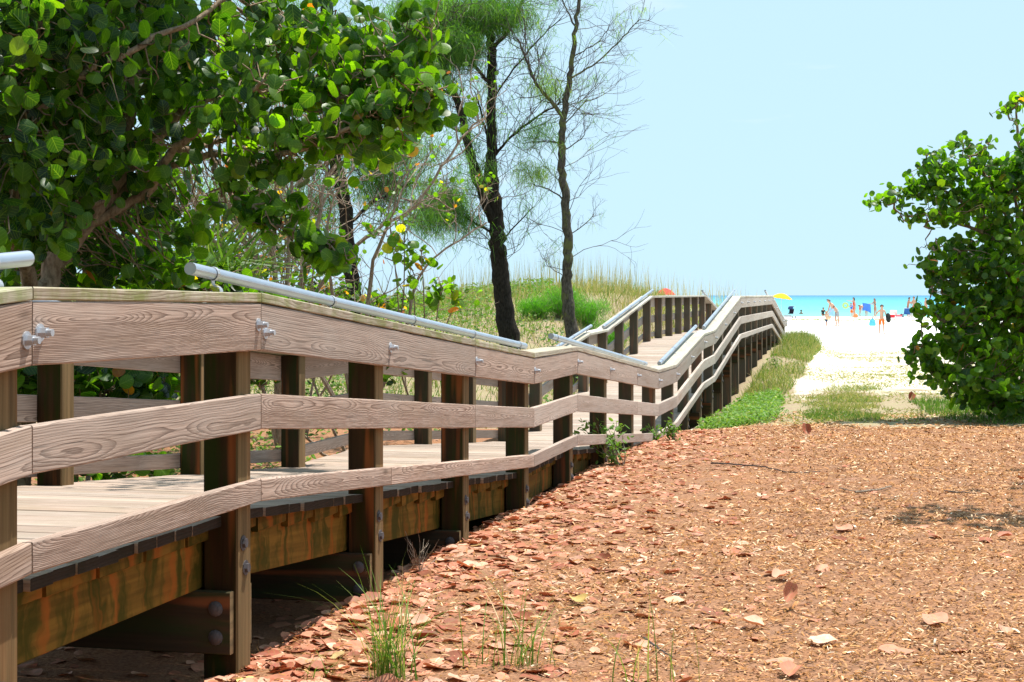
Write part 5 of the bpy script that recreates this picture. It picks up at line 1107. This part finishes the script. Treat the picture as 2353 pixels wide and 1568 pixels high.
# towel on the woman's arm
def towel(name, A, B, h, mat, label, cat='towel', th=.02, fold=.03, n=9):
    A = np.asarray(A, float); B = np.asarray(B, float); d = unit(B - A); nrm = unit(np.cross(d, [0, 0, 1])); rows = 7; VV = []
    for s in (-1, 1):
        for i in range(rows):
            for j in range(n): f = j / (n - 1); VV.append(A + (B - A) * f * (1 + .08 * i / rows) + [0, 0, -h * i / (rows - 1) * (1 - .12 * math.sin(4 * f))] + nrm * (s * th / 2 + fold * math.sin(9 * f + i * .3) * i / rows))
    q = rows * n; F = []
    for i in range(rows - 1):
        for j in range(n - 1): a = i * n + j; F.append((a, a + 1, a + n + 1, a + n)); F.append((q + a, q + a + n, q + a + n + 1, q + a + 1))
    for j in range(n - 1): F.append((j, q + j, q + j + 1, j + 1)); a = (rows - 1) * n + j; F.append((a, a + 1, q + a + 1, q + a))
    for i in range(rows - 1): F.append((i * n, i * n + n, q + i * n + n, q + i * n)); a = i * n + n - 1; F.append((a, q + a, q + a + n, a + n))
    m = MB(); m.add(VV, F); o = m.build(name, mat, None, True); props(o, label, cat); return o
e = world_of(wom, WV['elbowR']); towel('towel', e + [-.14, -.02, .02], e + [.12, -.04, .0], .42, ltblue, 'pale blue towel hanging from the arm of the leaning woman')
# group at the water's edge
YG = 141.0
r0, V0, k0 = person('black haired woman in a long red dress stretching an arm to the left', beach(1963, YG, FOOT), R(-75), 1.68, 4, ((.05, -1, .12), (.0, -1, .12)), ((.05, -.2, -1), (0, -.4, -.9)), skin=SKIN, hair=HAIR, hairlen=.28, wear=(('dress', red, 'dress', .02),))
r1, V1, k1 = person('child in a blue swim shirt and orange shorts beside the woman in red', beach(1957, YG - 1.2, FOOT * .6), R(-60), 1.22, 8, ((-.1, -.7, -.5), (0, -.9, .1)), ((.1, -.8, -.3), (0, -.9, .2)), skin=SKIN, hair=HAIRB, wear=(('shirt', blue, 'shirt', .015), ('shorts', orange, 'shorts', .03)), girth=1.05)
h = world_of(r1, V1['palmL']); ring('inflatable_ring', h + [-.12, 0, .12], .20, .085, green, (.35, 1, .1), 'lime green inflatable ring held up by the child in blue', 'swim ring')
r2, V2, k2 = person('man in a white shirt and red shorts bent over at the water edge', beach(1977.5, YG + .5, FOOT), R(80), 1.75, 88, ((0, -.1, -1), (0, -.1, -1)), ((0, -.25, -1), (0, 0, -1)), ((-.06, .05, -1), (0, .05, -1)), ((.1, -.05, -1), (0, .08, -1)), skin=SKIN, hair=HAIR, wear=(('shirt', white, 'shirt', .02), ('shorts', red, 'shorts', .015)), girth=1.1)
r3, V3, k3 = person('woman in a pink swimsuit bent over opposite the man in white', beach(1990, YG + .2, FOOT), R(-70), 1.62, 82, ((0, -.1, -1), (0, -.1, -1)), ((0, -.25, -1), (0, 0, -1)), skin=SKIN, hair=HAIRB, hairlen=.08, wear=(('shirt', pink, 'top', .014), ('briefs', pink, 'briefs', .014)), girth=1.0)
r4, V4, k4 = person('long haired woman in a dark swimsuit holding out a blue towel', beach(2011, YG, FOOT), R(-60), 1.60, 6, ((-.1, -.7, -.6), (0, -1, .05)), ((.1, -.6, -.7), (0, -1, -.05)), skin=SKIN2, hair=HAIRB, hairlen=.30, wear=(('top', navy, 'top', .012), ('briefs', navy, 'briefs', .014)), girth=.95)
a = world_of(r4, V4['palmL']); towel('towel', a + [-.55, .15, .10], a + [.12, 0, -.05], .72, cloth('bright_blue_cloth', (.08, .22, .70)), 'bright blue towel spread out by the long haired woman', fold=.10)
r5, V5, k5 = person('dark haired bare chested man behind the blue beach chair', beach(2086, YG + 1, FOOT), R(70), 1.72, 10, ((-.1, -.6, -.7), (0, -1, .1)), ((.1, -.7, -.5), (0, -1, .15)), skin=SKIN2, hair=HAIR, wear=(('shorts', navy, 'shorts', .015),))
r6, V6, k6 = person('bare chested man in red and grey swim trunks facing the man by the blue chair', beach(2100, YG, FOOT), R(-50), 1.76, 0, ((-.2, -.2, -1), (.2, -.5, -.7)), ((.2, .1, -1), (-.1, -.5, -.7)), ((-.06, 0, -1), (-.05, 0, -1)), ((.12, 0, -1), (.12, .05, -1)), skin=SKIN, hair=HAIRB, wear=(('shorts', red, 'shorts', .018),))
r7, V7, k7 = person('bare chested person in dark trunks walking left beside the right bush', beach(2128, YG + 2, FOOT), R(-60), 1.66, 2, ((-.1, .2, -1), (0, -.3, -1)), ((.1, -.3, -1), (0, -.5, -.9)), ((-.06, -.2, -1), (0, .25, -1)), ((.06, .2, -1), (0, .3, -1)), skin=SKIN, hair=HAIR, wear=(('shorts', black, 'shorts', .015),))
r8, V8, k8 = person('person in a black top sitting in the shallow water behind the toddler', beach(1891, 149, .05), 0, 1.45, 18, ((-.3, -.3, -1), (.3, -.6, -.6)), ((.3, -.3, -1), (-.3, -.6, -.6)), ((-.3, -1, .25), (.2, -.7, -.6)), ((.3, -1, .25), (-.2, -.7, -.6)), skin=SKIN2, hair=HAIR, wear=(('shirt', black, 'shirt', .015),), sit=.14)
r9, V9, k9 = person('distant swimmer with only the head above the turquoise water', np.array([(1841 - 1176.5) * 172 / 3710, 172, SEA - 1.28]), 0, 1.7, 0, skin=SKIN2, hair=HAIR)
# parasols ------------------------------------------------------------
def parasol(label, px, Y, R_, top, drop, mat, tilt=0, n=10):
    b = beach(px, Y); o = empty('beach_umbrella', tuple(b), label, 'umbrella', 'beach umbrellas'); t_ = R(tilt); ax = np.array([math.sin(t_), 0, math.cos(t_)]); sx_ = np.array([math.cos(t_), 0, -math.sin(t_)]); sy_ = np.array([0, 1., 0]); c = b + [0, 0, top]
    m = MB(); VV = []; rings = 7; K = n * 4
    for i in range(rings):
        f = i / (rings - 1)
        for j in range(K):
            a = 2 * math.pi * j / K; sc_ = 1 - .06 * f * abs(math.sin(a * n / 2)) ; r_ = R_ * f * sc_; VV.append(c + (sx_ * math.cos(a) + sy_ * math.sin(a)) * r_ - ax * drop * f ** 1.8 * (1 - .07 * abs(math.sin(a * n / 2))))
    base_n = len(VV); VV += [v - ax * .012 for v in VV]
    F = [(i * K + j, (i + 1) * K + j, (i + 1) * K + (j + 1) % K, i * K + (j + 1) % K) for i in range(rings - 1) for j in range(K)]; F += [tuple(base_n + q for q in f[::-1]) for f in F]; e = (rings - 1) * K; F += [(e + j, base_n + e + j, base_n + e + (j + 1) % K, e + (j + 1) % K) for j in range(K)]
    m.add(VV, F); m.build('canopy', mat, o, True)
    p = MB(); p.tube([b - [0, 0, .2], c - ax * .9, c + ax * .06], .018, 8); p.build('pole', M['pipe'], o)
    for j in range(n): a = 2 * math.pi * j / n; q = MB(); q.tube([c - ax * .03, c + (sx_ * math.cos(a) + sy_ * math.sin(a)) * R_ * .5 - ax * (drop * .29 + .02), c + (sx_ * math.cos(a) + sy_ * math.sin(a)) * R_ * .94 - ax * (drop * .9 + .02)], .005, 4); q.build('rib', M['steel'], o)
    return o
parasol('yellow beach umbrella standing on the sand beyond the end of the boardwalk', 1798, 138, .92, 2.10, .44, yellow, 8)
parasol('red beach umbrella whose dome shows above the far railing', 1529, 112, .72, 2.34, .46, cloth('red_canvas', (.80, .05, .07)), 0)
# chairs ---------------------------------------------------------------
def beach_chair(label, px, Y, mat, seat=.25, back=.62, yaw=0, stripes=None):
    b = beach(px, Y); o = empty('beach_chair', tuple(b), label, 'chair', 'beach chairs', yaw); WORLD_PARENTS[o.name] = False; w = .29
    m = MB()
    for s in (-1, 1):
        m.tube([(s * w, -.28, 0), (s * w, -.26, seat), (s * w, .20, seat - .03), (s * w, .42, seat + back)], .013, 6); m.tube([(s * w, .34, 0), (s * w, -.1, seat - .01)], .012, 6); m.tube([(s * w, -.24, seat + .01), (s * w, -.26, seat + .20), (s * w, .27, seat + .22)], .012, 6)
    m.tube([(-w, .42, seat + back), (w, .42, seat + back)], .013, 6); m.tube([(-w, -.26, seat), (w, -.26, seat)], .013, 6); m.build('frame', M['steel'], o, True)
    def panel(nm, y0, z0, y1, z1, mt):
        q = MB(); P_ = np.array([(0, y0, z0), (0, (y0 + y1) / 2, (z0 + z1) / 2 - .02), (0, y1, z1)]); d = unit([0, y1 - y0, z1 - z0]); up_ = unit(np.cross([1, 0, 0], d)); q.strip(P_, rect(-w + .01, w - .01, -.008, .008, .002), [1, 0, 0], up_); q.build(nm, mt, o)
    panel('seat', -.26, seat, .20, seat - .03, mat)
    if stripes:
        for i in range(6): f0 = i / 6; f1 = (i + 1) / 6; panel('backrest', .20 + .22 * f0, seat + back * f0, .20 + .22 * f1 - .002, seat + back * f1 - .004, stripes if i % 2 else mat)
    else: panel('backrest', .20, seat - .02, .42, seat + back, mat)
    return o
beach_chair('blue canvas beach chair standing in front of the dark haired man', 2083, YG - 1, navy if 0 else cloth('blue_canvas', (.03, .10, .28)), .32, .52, R(180))
N_ = NT('striped_canvas'); _, _, zz = N_.sep(N_.pos()); st = N_.math('FRACT', N_.math('MULTIPLY', zz, 11)); sc_m = N_.out(N_.pbsdf(N_.ramp(st, [(0, (.85, .80, .76)), (.45, (.85, .42, .40)), (.9, (.85, .80, .76))]), .8, .1).outputs[0])
beach_chair('low beach chair with pink and white stripes right of the boy', 2051, YG - .5, sc_m, .16, .48, R(178))
# cooler, crates, bags ---------------------------------------------------
def boxy(name, label, cat, px, Y, w, d, h, body, lid, dz=0):
    b = beach(px, Y, dz); o = empty(name, tuple(b), label, cat); m = MB(); m.strip([b + [-w / 2, 0, h * .4], b + [w / 2, 0, h * .4]], rect(-d / 2, d / 2, -h * .4, h * .4, .02), [0, 1, 0], UP); m.build('body', body, o)
    m = MB(); m.strip([b + [-w / 2 - .015, 0, h * .89], b + [w / 2 + .015, 0, h * .89]], rect(-d / 2 - .015, d / 2 + .015, -h * .085, h * .11, .015), [0, 1, 0], UP); m.build('lid', lid, o)
    m = MB(); m.tube([b + [-w / 2 - .02, 0, h * .6], b + [-w / 2 - .05, 0, h * .9], b + [-w * .3, 0, h * 1.1], b + [w * .3, 0, h * 1.1], b + [w / 2 + .05, 0, h * .9], b + [w / 2 + .02, 0, h * .6]], .012, 6); m.build('handle', lid, o)
boxy('cooler', 'red cooler with a white lid in front of the striped chair', 'cooler', 2047, YG - 2, .62, .35, .34, cloth('red_plastic', (.65, .04, .05)), white)
boxy('cooler', 'small pink cool bag beside the striped chair', 'cooler', 2066, YG - 1, .45, .3, .24, pink, red)
boxy('storage_crate', 'white slatted crate on the sand beyond the last post of the boardwalk', 'crate', 1810, 118, .50, .4, .42, white, grey)
boxy('cool_box', 'small teal cool box left of the blue chair', 'cooler', 2073, YG, .22, .25, .32, cloth('teal_plastic', (.03, .15, .17)), navy)
def sack(label, px, Y, w, h, mat, name='beach_bag'):
    b = beach(px, Y); m = MB(); VV = []; r = np.random.RandomState(int(px))
    for i in range(8):
        f = i / 7; q = w / 2 * (math.sin(math.pi * (.18 + .72 * f)) ** .6)
        for j in range(12): a = 2 * math.pi * j / 12; VV.append(b + [math.cos(a) * q * (1 + r.uniform(-.08, .08)), math.sin(a) * q * .7, h * f])
    m.add(VV, [(i * 12 + j, i * 12 + (j + 1) % 12, (i + 1) * 12 + (j + 1) % 12, (i + 1) * 12 + j) for i in range(7) for j in range(12)]); m.addtri(np.vstack([VV[-12:], [np.mean(VV[-12:], axis=0)]]), [(j, (j + 1) % 12, 12) for j in range(12)], (.5, .5, 0, 0))
    m.tube([b + [-w * .2, 0, h * .95], b + [0, 0, h * 1.25], b + [w * .2, 0, h * .95]], .012, 6); o = m.build(name, mat, None, True); props(o, label, 'bag')
sack('pale cloth beach bag between the blue chair and the standing man', 2093, YG - .5, .50, .50, cloth('cream_cloth', (.75, .68, .62)))
sack('orange beach bag at the feet of the woman in red', 1966, YG - 2, .45, .34, cloth('orange_bag', (.80, .25, .10)))
towel('towel', beach(2094, YG - .8, .72), beach(2108, YG - .8, .70), .62, cloth('grey_white_towel', (.62, .62, .60)), 'grey and white towel wrapped before the legs of the standing man', fold=.05)
# stroller --------------------------------------------------------------
b = beach(1818, 136); st = empty('stroller', tuple(b), 'dark folding stroller parked on the sand below the yellow umbrella', 'stroller', None, R(150)); WORLD_PARENTS[st.name] = False
m = MB()
for s in (-1, 1):
    m.tube([(s * .24, .38, .08), (s * .24, -.05, .62), (s * .24, -.32, 1.02)], .013, 6); m.tube([(s * .24, -.34, .08), (s * .24, .12, .52)], .013, 6); m.tube([(s * .24, .30, .20), (s * .24, -.30, .12)], .010, 6)
m.tube([(-.24, -.32, 1.02), (.24, -.32, 1.02)], .016, 8); m.tube([(-.24, .36, .12), (.24, .36, .12)], .010, 6); m.build('frame', M['steel'], st, True)
m = MB(); m.strip([(0, .22, .42), (0, -.02, .38), (0, -.16, .80)], rect(-.20, .20, -.02, .02, .008), [1, 0, 0], unit([0, .5, .8])); m.build('seat', black, st)
m = MB(); VV = []
for i in range(7):
    a = math.pi * (.05 + .55 * i / 6)
    for x_ in np.linspace(-.22, .22, 5): VV.append((x_, -.10 + math.cos(a) * .30, .72 + math.sin(a) * .30 - .25 * x_ * x_))
F = [(i * 5 + j, i * 5 + j + 1, (i + 1) * 5 + j + 1, (i + 1) * 5 + j) for i in range(6) for j in range(4)]; n_ = len(VV); VV += [(x_, y_, z_ - .012) for x_, y_, z_ in VV]; F += [tuple(n_ + q for q in f[::-1]) for f in F]; m.add(VV, F); m.build('canopy', navy, st, True)
for s in (-1, 1):
    for y_ in (.38, -.34): m = MB(); m.tube([(s * .25 - .02, y_, .085), (s * .25 + .02, y_, .085)], .085, 16); m.build('wheel', black, st, True)
